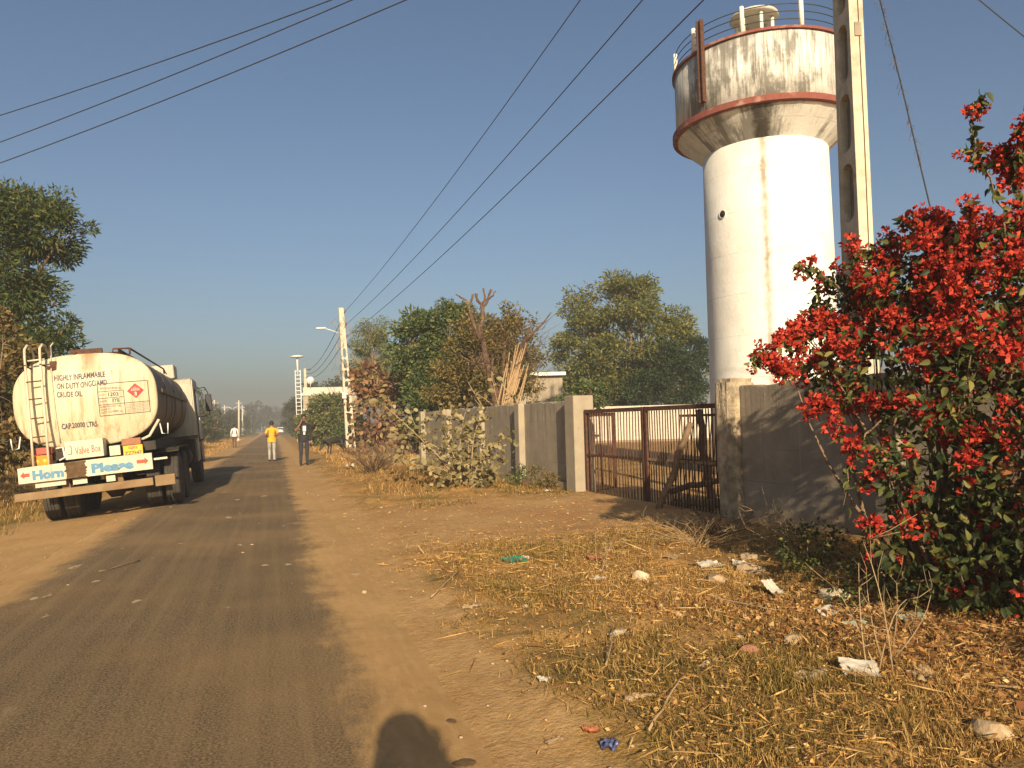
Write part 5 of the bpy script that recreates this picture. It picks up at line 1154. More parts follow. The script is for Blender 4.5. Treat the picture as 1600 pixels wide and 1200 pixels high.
tree('roadside_bush', 'low dark green bush behind the foot of the lamp pole', 'bush', (4.9, 50.6, 0), (4.9, 50.5, 0.3), [(4.6, 50.2, 0.75, 0.8, 0.7, 0.7), (5.4, 50.0, 0.9, .9, .7, .9)], 'leaf_mid', trunk_r=0.06, clumps=26, per=90, clump_r=0.32, ll=0.16, lw=0.08, seed=22)
# scrub on the right side farther down
for i, (x, y, s, lab) in enumerate(((3.4, 124, 3.0, 'thin dark tree behind the lattice mast'), (2.9, 100, 1.3, 'small bush at the right roadside below the lattice mast'), (4.6, 74, 1.5, 'greenish bush right of the lattice mast foot'), (3.2, 160, 3.0, 'hazy far tree right of where the road ends'), (2.4, 68, 0.9, 'low weed clump at the road edge past the person in black'))):
    tree('scrub_tree', lab, 'tree', (x, y, 0), (x, y, s*0.5), [(x, y, s*0.9, s*0.5, s*0.5, s*0.85), (x+s*0.35, y, s*0.6, s*0.5, s*0.5, s*0.6), (x-s*.1, y+1, s*1.5, s*0.35, s*0.35, s*0.5)], 'far_scrub', trunk_r=0.1, clumps=22, per=60, clump_r=0.2*s, ll=0.13*s, lw=0.06*s, seed=30+i, twigs=False)
# left far scrub and hedge
LS = [(-8.9, 62, 2.8, 'dark scrub tree right of the truck cab'), (-10.6, 80, 3.6, 'tall dark tree beyond the truck mirror'), (-9.5, 98, 3.2, 'rounded dark tree behind the left far poles'), (-6.6, 84, 1.2, 'low roadside hedge clump left of the person in white'), (-8.6, 118, 2.6, 'dark scrub mass behind the person in white'), (-7.6, 146, 2.3, 'hazy scrub clump right of the person in white'), (-8.2, 185, 3.0, 'hazy scrub clump in the middle of the left horizon'), (-7.0, 230, 3.0, 'pale hazy hedge left of the dome tree'), (-13.0, 42, 3.4, 'scrub tree hidden behind the tanker'), (-6.2, 60, 0.75, 'low dry weed clump on the left shoulder past the truck'), (2.2, 330, 5.0, 'pale hazy tree at the far end of the road, right'), (-16, 66, 3.4, 'scrub tree behind the truck cab roof')]
for i, (x, y, s, lab) in enumerate(LS):
    tree('scrub_tree', lab, 'tree', (x, y, 0), (x, y, s*0.5), [(x, y, s*1.0, s*0.7, s*0.7, s*0.9), (x+s*0.6, y-0.3*s, s*0.6, s*0.6, s*0.6, s*0.6), (x-s*0.6, y, s*0.7, s*0.7, s*0.7, s*0.7), (x-s*.1, y+s*.3, s*1.5, s*0.55, s*0.5, s*0.4)], 'far_scrub', trunk_r=0.1, clumps=22, per=60, clump_r=0.24*s, ll=0.10*s, lw=0.05*s, seed=50+i, twigs=False)
tree('dome_tree', 'hazy dome shaped tree far down the road on the horizon', 'tree', (-6.5, 300, 0), (-6.5, 300, 4), [(-6.5, 300, 6.5, 6.0, 5, 3.2), (-9.5, 300, 5.0, 4.5, 4, 2.8), (-2.8, 300, 5.2, 3.6, 4, 2.2)], 'far_scrub', trunk_r=0.5, clumps=34, per=60, clump_r=1.1, ll=0.8, lw=0.4, seed=70, twigs=False)
mb = MB()   # far tree line that closes the horizon, one mass
rg = np.random.default_rng(77); nn = 26000
xx = rg.uniform(-420, 420, nn); yy = 430+rg.uniform(0, 60, nn)
top = 5+5*vnoise(xx*0.03+5, xx*0+2)+3*vnoise(xx*0.13, xx*0+7)
Cc = np.stack([xx, yy, top*rg.random(nn)**0.7], 1)
V, Fq = leaf_quads(rg, Cc, rg.normal(size=(nn, 3)), 2.6, 2.0)
o = link('far_wood', np_mesh('far_wood', V, Fq, 'far_scrub')); tag(o, 'hazy grey green line of far trees closing the horizon', 'wood', kind='stuff')

# ---- pruned tree with lopped limbs, and the bundle of cut sticks against it
pt = empty('pruned_tree', (6.3, 21.6, 0)); tag(pt, 'lopped reddish brown tree with bare stub limbs behind the wall', 'tree')
o_ = Vector((6.3, 21.6, 0))
def limb(mb, pts, r0, r1, n_=8):
    P_ = [Vector(p)-o_ for p in pts]; k = len(P_)-1; r0, r1 = r0*0.72, r1*0.72
    fine = []; rad = []
    for i in range(k):
        for t in (0, 0.34, 0.67): fine.append(P_[i].lerp(P_[i+1], t)); rad.append(r0+(r1-r0)*(i+t)/k)
    fine.append(P_[-1]); rad.append(r1)
    rr = random.Random(len(pts)*7+int(r0*1000))
    fine = [f+Vector((rr.uniform(-1, 1), rr.uniform(-1, 1), 0))*0.028 for f in fine]
    rad = [q*rr.uniform(0.8, 1.25) for q in rad]; rad[-1] *= 1.25
    mb.tube(fine, rad, n_)
mb = MB(); limb(mb, [(6.32, 21.6, -0.1), (6.3, 21.6, 1.0), (6.28, 21.61, 1.95), (6.15, 21.61, 2.4)], 0.21, 0.16, 10); mb.build('trunk', 'bark_red', pt)
for pts, a, b_ in (([(6.18, 21.61, 2.2), (6.0, 21.64, 3.0), (5.9, 21.66, 3.7), (5.80, 21.65, 4.1)], 0.13, 0.10), ([(5.85, 21.66, 3.8), (5.62, 21.7, 4.3), (5.50, 21.72, 4.9), (5.36, 21.76, 5.08), (5.14, 21.81, 5.2)], 0.085, 0.025), ([(5.5, 21.72, 4.85), (5.56, 21.7, 5.05), (5.62, 21.67, 5.2)], 0.05, 0.04),
                ([(5.80, 21.65, 4.05), (5.88, 21.62, 4.44), (5.90, 21.6, 4.85)], 0.09, 0.075), ([(5.88, 21.6, 4.8), (5.74, 21.6, 5.0), (5.70, 21.6, 5.2)], 0.065, 0.05), ([(5.9, 21.6, 4.82), (6.02, 21.55, 5.0), (6.14, 21.5, 5.32)], 0.065, 0.04), ([(5.88, 21.6, 4.82), (5.93, 21.57, 5.08), (5.90, 21.55, 5.36)], 0.05, 0.03), ([(6.05, 21.54, 5.05), (6.2, 21.5, 5.15), (6.25, 21.5, 5.28)], 0.035, 0.02),
                ([(6.25, 21.6, 2.0), (6.45, 21.5, 2.6), (6.75, 21.4, 3.1), (7.05, 21.28, 3.8), (7.45, 21.12, 4.15), (7.78, 21.0, 4.6)], 0.14, 0.025), ([(6.5, 21.5, 2.7), (6.42, 21.4, 3.3), (6.50, 21.4, 3.8)], 0.09, 0.05), ([(6.3, 21.6, 2.1), (6.08, 21.4, 2.8), (6.1, 21.35, 3.3)], 0.08, 0.045), ([(6.75, 21.4, 3.1), (7.1, 21.3, 3.5), (7.2, 21.2, 4.2)], 0.07, 0.03)):
    mb = MB(); limb(mb, pts, a, b_); mb.build('limb', 'bark_red', pt)
mb = MB(); rr = random.Random(3)
for k in range(260):
    a = Vector((rr.uniform(5.4, 7.7), 21.3+rr.uniform(-.4, .4), rr.uniform(2.6, 4.3)))-o_; d = Vector((rr.uniform(-.5, .9), rr.uniform(-.4, .4), rr.uniform(-.1, .8)))*rr.uniform(0.3, 0.9)
    mb.tube([a, a+d*0.5+Vector((0, 0, .04)), a+d], [0.009, 0.006, 0.003], 3, cap=False)
tw_ = mb.build('twigs', 'bark_red', pt, fix=False); tag(tw_, kind='stuff')
bs = empty('stick_bundle', (6.3, 21.0, 0)); tag(bs, 'sheaf of pale cut sticks leaning on the pruned tree behind the wall', 'sticks')
for k in range(24):
    a = Vector((rr.uniform(5.55, 6.15), 20.7+rr.uniform(-.2, .2), 0.05)); b_ = Vector((6.5+rr.uniform(0.0, 0.75), 21.25+rr.uniform(-.1, .2), rr.uniform(2.6, 3.75))); c_ = Vector((6.3, 21.0, 0))
    mb = MB(); mb.tube([a-c_, a.lerp(b_, 0.5)-c_+Vector((rr.uniform(-.03, .03), 0, 0)), b_-c_], [0.03, 0.026, 0.018], 6); mb.build('stick', 'wood_pale', bs)

# ---- plants whose leaves can be told apart: each leaf an object, the remainder one mass
def single_leaf(name, L, W_, mat, fold=0.12, curl=0.15, round_=False):
    mb = MB()
    ts = [0, 0.2, 0.5, 0.8, 1.0]; ws = [0.12, 0.8, 1.0, 0.72, 0.05] if round_ else [0.05, 0.75, 0.95, 0.5, 0.02]
    vs = []
    for t, w_ in zip(ts, ws):
        z = -curl*L*t*t
        vs += [(-W_/2*w_, L*t, z+fold*W_*w_), (0, L*t, z), (W_/2*w_, L*t, z+fold*W_*w_)]
    fs = []
    for i in range(4): fs += [(3*i, 3*i+1, 3*i+4, 3*i+3), (3*i+1, 3*i+2, 3*i+5, 3*i+4)]
    mb.add(vs, fs, 0, True)
    return mb.mesh(name, mat, fix=False)
def place_leaf(meshes, p, d, rg, parent, name='leaf', smin=0.75, smax=1.2):
    d = Vector(d).normalized(); q = d.to_track_quat('Y', 'Z'); o = link(name, meshes[int(rg.integers(len(meshes)))], parent)
    o.location = p; o.rotation_mode = 'QUATERNION'; o.rotation_quaternion = q @ Euler((0, float(rg.uniform(-1.1, 1.1)), 0)).to_quaternion(); s = float(rg.uniform(smin, smax)); o.scale = (s, s, s)
    return o
def scatter_leaf_mass(me0, P_, D_, rg, mat, smin=0.7, smax=1.2):
    """join copies of one leaf mesh"""
    base = np.array([v.co[:] for v in me0.vertices]); fq = np.array([p.vertices[:] for p in me0.polygons])
    n_ = len(P_); D_ = unit(np.asarray(D_)); A = unit(np.cross(D_, rg.normal(size=(n_, 3)))); B = np.cross(A, D_)
    s = rg.uniform(smin, smax, n_)[:, None, None]
    V = (base[None, :, 0:1]*A[:, None, :]+base[None, :, 1:2]*D_[:, None, :]+base[None, :, 2:3]*B[:, None, :])*s+np.asarray(P_)[:, None, :]
    Fq = (fq[None]+(np.arange(n_)*len(base))[:, None, None]).reshape(-1, fq.shape[1])
    return np_mesh('mass', V.reshape(-1, 3), Fq, mat, smooth=True)
# milkweed in front of the left wall
rg = np.random.default_rng(91)
mw = empty('milkweed_shrub', (3.75, 14.9, hz(3.75, 14.9))); tag(mw, 'sprawling pale milkweed shrub with round leaves before the left wall', 'shrub'); o_ = np.array(mw.location)
tips = [(620, 640), (650, 690), (640, 720), (665, 655), (690, 660), (725, 645), (742, 640), (760, 665), (790, 690), (770, 705), (735, 690), (700, 710), (660, 735), (720, 730), (760, 740), (690, 750), (745, 765), (630, 665), (780, 725), (708, 680), (748, 655)]
tips3 = [(2.05, 16.6, 2.05), (2.4, 16.0, 1.25), (2.3, 15.8, 0.85), (2.75, 16.2, 1.75), (3.1, 15.9, 1.65), (3.55, 15.4, 1.75), (3.8, 15.2, 1.85), (4.05, 15.0, 1.5), (4.4, 14.6, 1.15), (4.15, 14.5, 0.95), (3.7, 14.9, 1.2), (3.2, 15.0, 0.95), (2.7, 15.0, 0.65), (3.45, 14.4, 0.7), (4.0, 14.2, 0.5), (3.1, 14.5, 0.4), (3.7, 14.2, 0.25), (2.3, 16.4, 1.65), (4.3, 14.5, 0.7), (3.3, 15.3, 1.35), (3.85, 15.0, 1.6)]
lm = [single_leaf('leaf', 0.17, 0.115, 'leaf_milkweed', 0.15, 0.1, True), single_leaf('leaf', 0.13, 0.10, 'leaf_milkweed', 0.05, 0.2, True)]
mb = MB(); nl = 0
for i, t in enumerate(tips3):
    b0 = np.array([3.75+rg.uniform(-.18, .18), 14.9+rg.uniform(-.15, .15), hz(3.75, 14.9)+0.02]); path = curved(b0-o_, np.array(t)-o_, rg, 9, 0.14)
    mb.tube(path, [0.014*(1-0.75*j/8) for j in range(9)], 5)
    P_ = np.array(path)
    for j in range(15):
        f = 0.35+0.65*(j/14); k = min(int(f*8), 7); p = P_[k]+(P_[k+1]-P_[k])*(f*8-k); ax = unit(P_[k+1]-P_[k])
        side = unit(np.cross(ax, rg.normal(size=3)))
        place_leaf(lm, tuple(p), tuple(side*1.0+ax*0.55), rg, mw, smin=0.6, smax=1.2); nl += 1
mb.build('stem', 'twig', mw)
Ps, Ds = [], []
for t in tips3:
    b0 = np.array([3.75, 14.9, 0.25]); t_ = np.array(t)
    for k in range(38):
        f = 0.25+0.8*rg.random(); Ps.append(b0+(t_-b0)*f+rg.normal(size=3)*np.array([.16, .16, .13])-o_); Ds.append(rg.normal(size=3)+np.array([0, -0.3, 0.3]))
    for k in range(3):
        e_ = np.array(Ps[-1-k*9]); mb2 = None
Ps = np.array(Ps); Ps[:, 2] = np.maximum(Ps[:, 2], 0.04)
o = link('foliage', scatter_leaf_mass(lm[1], Ps, np.array(Ds), rg, 'leaf_milkweed', 0.5, 1.0), mw); tag(o, kind='stuff')
# second milkweed behind the wall
rg = np.random.default_rng(92)
m2 = empty('milkweed_shrub', (6.0, 18.9, 0)); tag(m2, 'grey green milkweed growing behind the wall left of the pruned tree', 'shrub')
mb = MB()
for i in range(12):
    t = np.array([rg.uniform(-1.3, 0.6), rg.uniform(-.3, .5), rg.uniform(1.9, 2.75)]); path = curved((rg.uniform(-.2, .2), 0, 0), t, rg, 8, 0.12); mb.tube(path, [0.022*(1-0.7*j/7) for j in range(8)], 5); P_ = np.array(path)
    for j in range(10):
        f = 0.6+0.4*j/9; k = min(int(f*7), 6); p = P_[k]+(P_[k+1]-P_[k])*(f*7-k); ax = unit(P_[k+1]-P_[k]); side = unit(np.cross(ax, rg.normal(size=3)))
        place_leaf(lm, tuple(p), tuple(side+ax*0.5), rg, m2, smin=0.7, smax=1.3)
mb.build('stem', 'twig', m2)
# brown big-leaved bush by the lamp pole
rg = np.random.default_rng(93)
tk = empty('broadleaf_bush', (5.0, 34.6, 0)); tag(tk, 'big reddish brown broad leaved bush right of the lamp pole foot', 'bush'); o_ = np.array([5.0, 34.6, 0])
lob = [(4.41, 34.25, 2.12, 1.13, 1.02, 1.5), (5.76, 33.84, 1.9, 1.27, 1.15, 1.27), (3.98, 34.34, 3.45, 0.62, 0.56, 0.71), (4.66, 34.24, 0.8, 1.42, 1.27, 0.8), (5.2, 34.0, 3.1, .7, .6, .6), (6.7, 33.6, 1.3, 0.9, .9, 1.2)]
lb = [tuple(np.array(l[:3])-o_)+l[3:] for l in lob]
cp, cn, own = lobe_points(rg, lb, 420, 0.5)
ltk = [single_leaf('leaf', 0.26, 0.16, 'leaf_teak', 0.12, 0.25), single_leaf('leaf', 0.21, 0.13, 'leaf_teak', 0.2, 0.35)]
D_ = cn*0.7+rg.normal(size=cp.shape)*0.5-np.array([0, 0, 0.55])
order = np.argsort(cp[:, 1]-0.15*rg.random(len(cp)))
for i in order[:300]: place_leaf(ltk, tuple(cp[i]), tuple(D_[i]), rg, tk)
rest = order[300:]; o = link('foliage', scatter_leaf_mass(ltk[0], cp[rest], D_[rest], rg, 'leaf_teak'), tk); tag(o, kind='stuff')
mb = MB()
for l in lb:
    for k in range(3): mb.tube(curved((rg.uniform(-.3, .3), 0, 0), np.array(l[:3])+rg.normal(size=3)*0.3, rg, 6), [0.035, 0.03, 0.025, 0.02, 0.015, 0.01], 5)
mb.build('stem', 'bark', tk)

# ---- bougainvillea
rg = np.random.default_rng(95)
bgv = empty('bougainvillea', (4.75, 4.5, hz(4.75, 4.5))); tag(bgv, 'big bougainvillea bush covered in red bracts at the right edge', 'bush')
o_ = np.array(bgv.location)
BL = BOUG_LOBES
lb = [tuple(np.array(l[:3])-o_)+tuple(l[3:6]) for l in BL]; fl = [l[6] for l in BL]
# stems
mb = MB(); root = np.array([0, 0, -0.05])
tips_b = []
for l in lb:
    for k in range(4):
        tip = np.array(l[:3])+unit(rg.normal(size=3))*np.array(l[3:6])*0.85
        mb.tube(curved(root+rg.normal(size=3)*np.array([.15, .15, 0]), tip, rg, 8, 0.12), [0.022, 0.02, 0.017, 0.014, 0.011, 0.008, 0.006, 0.003], 5); tips_b.append(tip)
sprays = []
def spray(pts, flower, dens=1.0):
    P_ = [np.array(p)-o_ for p in pts]; fine = []
    for a, b_ in zip(P_[:-1], P_[1:]):
        for t in np.linspace(0, 1, 5, endpoint=False): fine.append(a+(b_-a)*t)
    fine.append(P_[-1]); fine = [f+rg.normal(size=3)*0.01 for f in fine]
    mb.tube([tuple(f) for f in fine], [0.009*(1-0.75*i/len(fine)) for i in range(len(fine))], 5)
    sprays.append((np.array(fine), flower, dens))
for s_ in BOUG_SPRAYS: spray(*s_)
mb.build('stem', 'bark', bgv)
Lp, Ld, Fp = [], [], []
for i, l in enumerate(lb):
    area = (l[3]*l[5])
    nc = int((1350 if fl[i] > 0.7 else 560)*area*fl[i]); nlf = int(3000*area)
    d = unit(rg.normal(size=(nc, 3))); k_ = vnoise(d[:, 0]*2.5+i*3+9, d[:, 2]*2.5+i)   # flowers gather in patches
    d = d[k_ > 0.42]; rad = 0.80+0.30*rg.random(len(d))
    Fp.append(np.array(l[:3])+d*rad[:, None]*np.array(l[3:6]))
    d = unit(rg.normal(size=(nlf, 3))); rad = 0.3+0.75*rg.random(nlf)**0.5
    Lp.append(np.array(l[:3])+d*rad[:, None]*np.array(l[3:6])); Ld.append(d*0.6+rg.normal(size=d.shape)*0.6-np.array([0, 0, 0.5]))
for fine, flower, dens in sprays:
    n_ = int(len(fine)*2.2*dens)
    for k in range(n_):
        q = rg.random(); ii = min(int(q*(len(fine)-1)), len(fine)-2); p = fine[ii]+(fine[ii+1]-fine[ii])*rg.random()
        if rg.random() < flower: Fp.append((p+rg.normal(size=3)*0.035)[None])
        for _ in range(2): Lp.append((p+rg.normal(size=3)*0.012)[None]); Ld.append((rg.normal(size=3)*0.7-np.array([0, 0, 0.8]))[None])
Fp = np.concatenate(Fp); Lp = np.concatenate(Lp); Ld = np.concatenate(Ld)
def cluster_mesh(seed, nb, rad, mat):
    r2 = np.random.default_rng(seed)
    nfl = nb//3; c = unit(r2.normal(size=(nfl, 3)))*(r2.random(nfl)**0.4)[:, None]*rad; V_ = []; 
    cc = np.repeat(c, 3, 0); dd = unit(np.repeat(unit(c+0.001), 3, 0)+r2.normal(size=(nfl*3, 3))*0.75)
    V, Fq = leaf_quads(r2, cc, dd, 0.034, 0.027, 0.3)
    return np_mesh('flower_cluster', V, Fq, mat)
cms = [cluster_mesh(200+i, 27+6*(i % 3), 0.04+0.007*(i % 4), 'bract' if i < 7 else 'bract_faded') for i in range(8)]
camp = np.array([0, 0, 1.45])-o_
dist = np.linalg.norm(Fp-camp, axis=1); vis = (Fp-camp)
# keep those on the camera's side of their bush first
score = dist+0.25*rg.random(len(Fp))
order = np.argsort(score)
for i in order[:300]:
    zi = Fp[i][2]+o_[2]
    o = link('flower_cluster', cms[int(rg.integers(7 if zi > 1.3 or rg.random() < 0.6 else 8))], bgv); o.location = tuple(Fp[i]); o.rotation_euler = tuple(rg.uniform(0, 6.28, 3)); s = float(rg.uniform(0.5, 1.45)); o.scale = (s, s, s)
parts = []
for i in order[300:]:
    parts.append((Fp[i], rg.uniform(0, 6.28, 3), rg.uniform(0.5, 1.45), int(rg.integers(7))))
Vs, Fs, off = [], [], 0
for p, e_, s, k in parts:
    me = cms[k]; co = np.empty(len(me.vertices)*3, dtype=np.float32); me.vertices.foreach_get('co', co); co = co.reshape(-1, 3)
    M3 = np.array(Euler(tuple(e_)).to_matrix()); Vs.append((co*s) @ M3.T+p); fq = np.arange(len(co)).reshape(-1, 4)+off; Fs.append(fq); off += len(co)
if Vs:
    o = link('flower_mass', np_mesh('flower_mass', np.concatenate(Vs), np.concatenate(Fs), 'bract'), bgv); tag(o, kind='stuff')
blm = [single_leaf('leaf', 0.068, 0.036, 'leaf_boug', 0.22, 0.3), single_leaf('leaf', 0.055, 0.03, 'leaf_boug', 0.1, 0.5)]
order = np.argsort(np.linalg.norm(Lp-camp, axis=1)+0.3*rg.random(len(Lp)))
for i in order[:300]: place_leaf(blm, tuple(Lp[i]), tuple(Ld[i]), rg, bgv, smin=0.8, smax=1.4)
rest = order[300:]
o = link('foliage', scatter_leaf_mass(blm[0], Lp[rest], Ld[rest], rg, 'leaf_boug', 0.8, 1.35), bgv); tag(o, kind='stuff')
print('boug', len(Fp), len(Lp))

tree('hedge_shrub', 'leafy hedge shrub just beyond the right edge, shading the near corner', 'shrub', (4.55, 1.0, hz(4.55, 1.0)), (4.5, 1.0, 0.5), [(4.2, 1.1, 0.95, 0.75, 0.6, 0.75), (5.1, 1.2, 1.25, 0.8, 0.6, 0.9), (4.6, 0.9, 1.5, 0.6, 0.5, 0.5), (3.75, 0.9, 0.5, 0.5, 0.4, 0.45)], 'leaf_boug', trunk_r=0.04, clumps=26, per=70, clump_r=0.2, ll=0.075, lw=0.042, seed=96)
# ------------------------------------------------------------------ grass, chaff and ground cover (nobody could count these)
def blades(rg, X, Y, length, width, lean, curl=0.6):
    n_ = len(X); Z = height(X, Y)-0.005
    a = rg.uniform(0, 2*PI, n_); ln = np.asarray(length)*rg.uniform(0.5, 1.3, n_); le = lean*rg.uniform(0.3, 1.4, n_)
    d = np.stack([np.cos(a), np.sin(a), np.zeros(n_)], 1); s = np.stack([-np.sin(a), np.cos(a), np.zeros(n_)], 1)
    b = np.stack([X, Y, Z], 1); up = np.array([0, 0, 1.0])
    m_ = b+(d*(np.sin(le)*0.5)[:, None]+up*(np.cos(le)*0.5)[:, None])*ln[:, None]
    le2 = np.minimum(le*(1+curl), 1.62)
    t = m_+(d*(np.sin(le2)*0.5)[:, None]+up*(np.cos(le2)*0.5)[:, None])*ln[:, None]
    w_ = (width*rg.uniform(0.6, 1.4, n_))[:, None]*0.5
    V = np.stack([b-s*w_, b+s*w_, m_+s*w_*0.8, m_-s*w_*0.8, t+s*w_*0.12, t-s*w_*0.12], 1).reshape(-1, 3)
    i = np.arange(n_)[:, None]*6
    return V, np.concatenate([i+np.array([[0, 1, 2, 3]]), i+np.array([[3, 2, 4, 5]])], 1).reshape(-1, 4)
def tufts(rg, X, Y, length, width, lean):
    n_ = len(X); Z = height(X, Y)-0.004
    a = rg.uniform(0, 2*PI, n_); ln = length*rg.uniform(0.45, 1.35, n_); le = np.clip(lean*rg.uniform(0.3, 1.35, n_), 0, 1.5)
    d = np.stack([np.cos(a)*np.sin(le), np.sin(a)*np.sin(le), np.cos(le)], 1); s = np.stack([-np.sin(a), np.cos(a), np.zeros(n_)], 1)
    b = np.stack([X, Y, Z], 1); w_ = (width*rg.uniform(0.6, 1.4, n_))[:, None]*0.5; t = b+d*ln[:, None]
    V = np.stack([b-s*w_, b+s*w_, t+s*w_*0.25, t-s*w_*0.25], 1).reshape(-1, 3)
    return V, np.arange(n_*4).reshape(-1, 4)
def gpatch(x, y, cx, cy, rx_, ry_): return np.exp(-((x-cx)/rx_)**2-((y-cy)/ry_)**2)
def verge_mask(x, y):
    wob = (vnoise(x*1.7+3, y*1.7)-0.5)*1.0
    m_ = sst(1.15, 1.75, x+wob*0.8)*(1-sst(0, 0.15, x-WALL(y)+0.12))
    path = sst(7.6, 9.0, y+wob)*(1-sst(12.6, 13.8, y+wob))
    bare = np.clip(0.85*sst(0.50, 0.64, vnoise(x*0.75+11, y*0.75+2)*0.7+0.3*vnoise(x*2.2+5, y*2.2))*sst(3.6, 4.6, y)+gpatch(x, y, 1.9, 5.0, .5, .5)+0.7*gpatch(x, y, 1.35, 3.7, .25, .8), 0, 1)
    return m_*(1-0.92*path)*(1-0.85*bare)
rg = np.random.default_rng(101)
def sample(n_, x0, x1, y0, y1, mask, bias=1.0):
    X = rg.uniform(x0, x1, n_); Y = y0+(y1-y0)*rg.random(n_)**bias
    k = rg.random(n_) < mask(X, Y); return X[k], Y[k]
clumpy = lambda x, y: sst(0.42, 0.62, vnoise(x*2.3+8, y*2.3+1)*0.6+vnoise(x*6+3, y*6)*0.4)
greeny = lambda x, y: np.clip(0.45*sst(0.46, 0.62, vnoise(x*0.8+4, y*0.8+17)*0.7+vnoise(x*2.5, y*2.5)*0.3)+1.1*gpatch(x, y, 2.1, 3.2, .6, .6)+gpatch(x, y, 1.95, 6.1, .4, .6)+gpatch(x, y, 3.0, 8.0, .9, .6)+0.7*gpatch(x, y, 2.5, 4.4, .5, .3), 0, 1)
Vs, Fs, Ms, off = [], [], [], 0
def put(V, Fq, mi):
    global off
    Vs.append(V); Fs.append(Fq+off); Ms.append(np.full(len(Fq), mi)); off += len(V)
X, Y = sample(380000, 1.0, 5.6, 2.4, 9.5, lambda x, y: verge_mask(x, y)*(0.06+0.94*greeny(x, y))*(0.25+0.75*clumpy(x, y)), 1.35)
put(*tufts(rg, X, Y, 0.055, 0.0062, 1.1), 0)
X, Y = sample(300000, 1.0, 5.6, 2.4, 9.5, lambda x, y: verge_mask(x, y)*(1-0.7*greeny(x, y))*(0.12+0.88*clumpy(x, y)), 1.35)
put(*tufts(rg, X, Y, 0.05, 0.0050, 1.42), 1)
X, Y = sample(30000, 1.6, 5.4, 12.6, 28, lambda x, y: sst(1.5, 2.4, x+0.5*(vnoise(x, y)-.5))*(1-sst(-.3, 0, x-WALL(y)))*sst(12.0, 16.5, y+2.5*(vnoise(x*1.2, y*.8)-.5)))
put(*blades(rg, X, Y, (0.05+0.15*vnoise(X*1.1, Y*0.7+5))*(0.45+0.55*sst(12.5, 16.5, Y)), 0.008, 1.05), 1)
X, Y = sample(40000, 1.6, 5.3, 12.4, 30, lambda x, y: greeny(x, y)*sst(1.7, 2.4, x)*(1-sst(-.3, 0, x-WALL(y))))
put(*blades(rg, X, Y, 0.10, 0.010, 0.8), 0)
X, Y = sample(26000, 2.0, 5.4, 28, 60, lambda x, y: sst(1.9, 2.8, x+0.8*(vnoise(x, y*.5)-.5)))
put(*blades(rg, X, Y, 0.20, 0.02, 0.7), 1)
X, Y = sample(26000, -9.5, -4.1, 9, 30, lambda x, y: sst(-4.2, -5.0, x+0.6*(vnoise(x, y)-.5)))
put(*blades(rg, X, Y, 0.12, 0.010, 0.7), 0)
X, Y = sample(22000, -12, -4.6, 12, 60, lambda x, y: sst(-4.6, -5.8, x+0.6*(vnoise(x, y)-.5)))
put(*blades(rg, X, Y, 0.24, 0.013, 0.7), 1)
X, Y = sample(14000, -7.5, -3.2, 40, 110, lambda x, y: sst(-3.4, -4.4, x+1.2*(vnoise(x, y*.3)-.5)))
put(*blades(rg, X, Y, 0.22, 0.035, 0.7), 1)
X, Y = sample(9000, 6.3, 12, 16, 24, lambda x, y: sst(0.45, .6, vnoise(x*.5, y*.9)))
put(*blades(rg, X, Y, 0.07, 0.012, 0.8), 0)
o = link('grass', np_mesh('grass', np.concatenate(Vs), np.concatenate(Fs), ['grass_green', 'straw'], np.concatenate(Ms)))
tag(o, 'short dry and green grass growing over the verges', 'grass', kind='stuff')
# straw and dead leaves lying on the ground
def lying(n_, x0, x1, y0, y1, mask, L, W_, tilt=0.25, bias=1.25):
    X, Y = sample(n_, x0, x1, y0, y1, mask, bias); k = len(X); Z = height(X, Y)+0.006+0.02*rg.random(k)
    a = rg.uniform(0, 2*PI, k); D_ = np.stack([np.cos(a), np.sin(a), tilt*rg.normal(size=k)], 1)
    return leaf_quads(rg, np.stack([X, Y, Z], 1), D_, L, W_, 0.15, 0.6)
Vs, Fs, Ms, off = [], [], [], 0
vm_ = lambda x, y: np.clip(verge_mask(x, y)+0.02, 0, 1)
put(*lying(22000, 1.0, 5.7, 2.4, 10, vm_, 0.075, 0.0055, 0.3), 0)
put(*lying(16000, 1.0, 5.7, 2.4, 10, vm_, 0.022, 0.013, 0.5), 0)
put(*lying(2600, 1.0, 5.7, 1.6, 10, vm_, 0.2, 0.007, 0.15), 0)
put(*lying(9000, 1.2, 5.7, 1.6, 10, vm_, 0.026, 0.014, 0.5), 1)
put(*lying(9000, 2.6, 4.8, 1.8, 5.2, lambda x, y: sst(2.9, 3.8, x+0.3*(y-3)), 0.038, 0.022, 0.7), 1)
put(*lying(1500, 1.0, 5.6, 8, 14, lambda x, y: 0.5+0*x, 0.07, 0.008), 0)
put(*lying(900, 3.0, 5.0, 2.2, 5.0, lambda x, y: 0.6+0*x, 0.035, 0.028, 0.5), 2)
o = link('ground_litter', np_mesh('ground_litter', np.concatenate(Vs), np.concatenate(Fs), ['straw', 'leaf_litter', 'bract_faded'], np.concatenate(Ms)))
tag(o, 'scattered straw, chaff and dead leaves over the verge', 'leaf litter', kind='stuff')
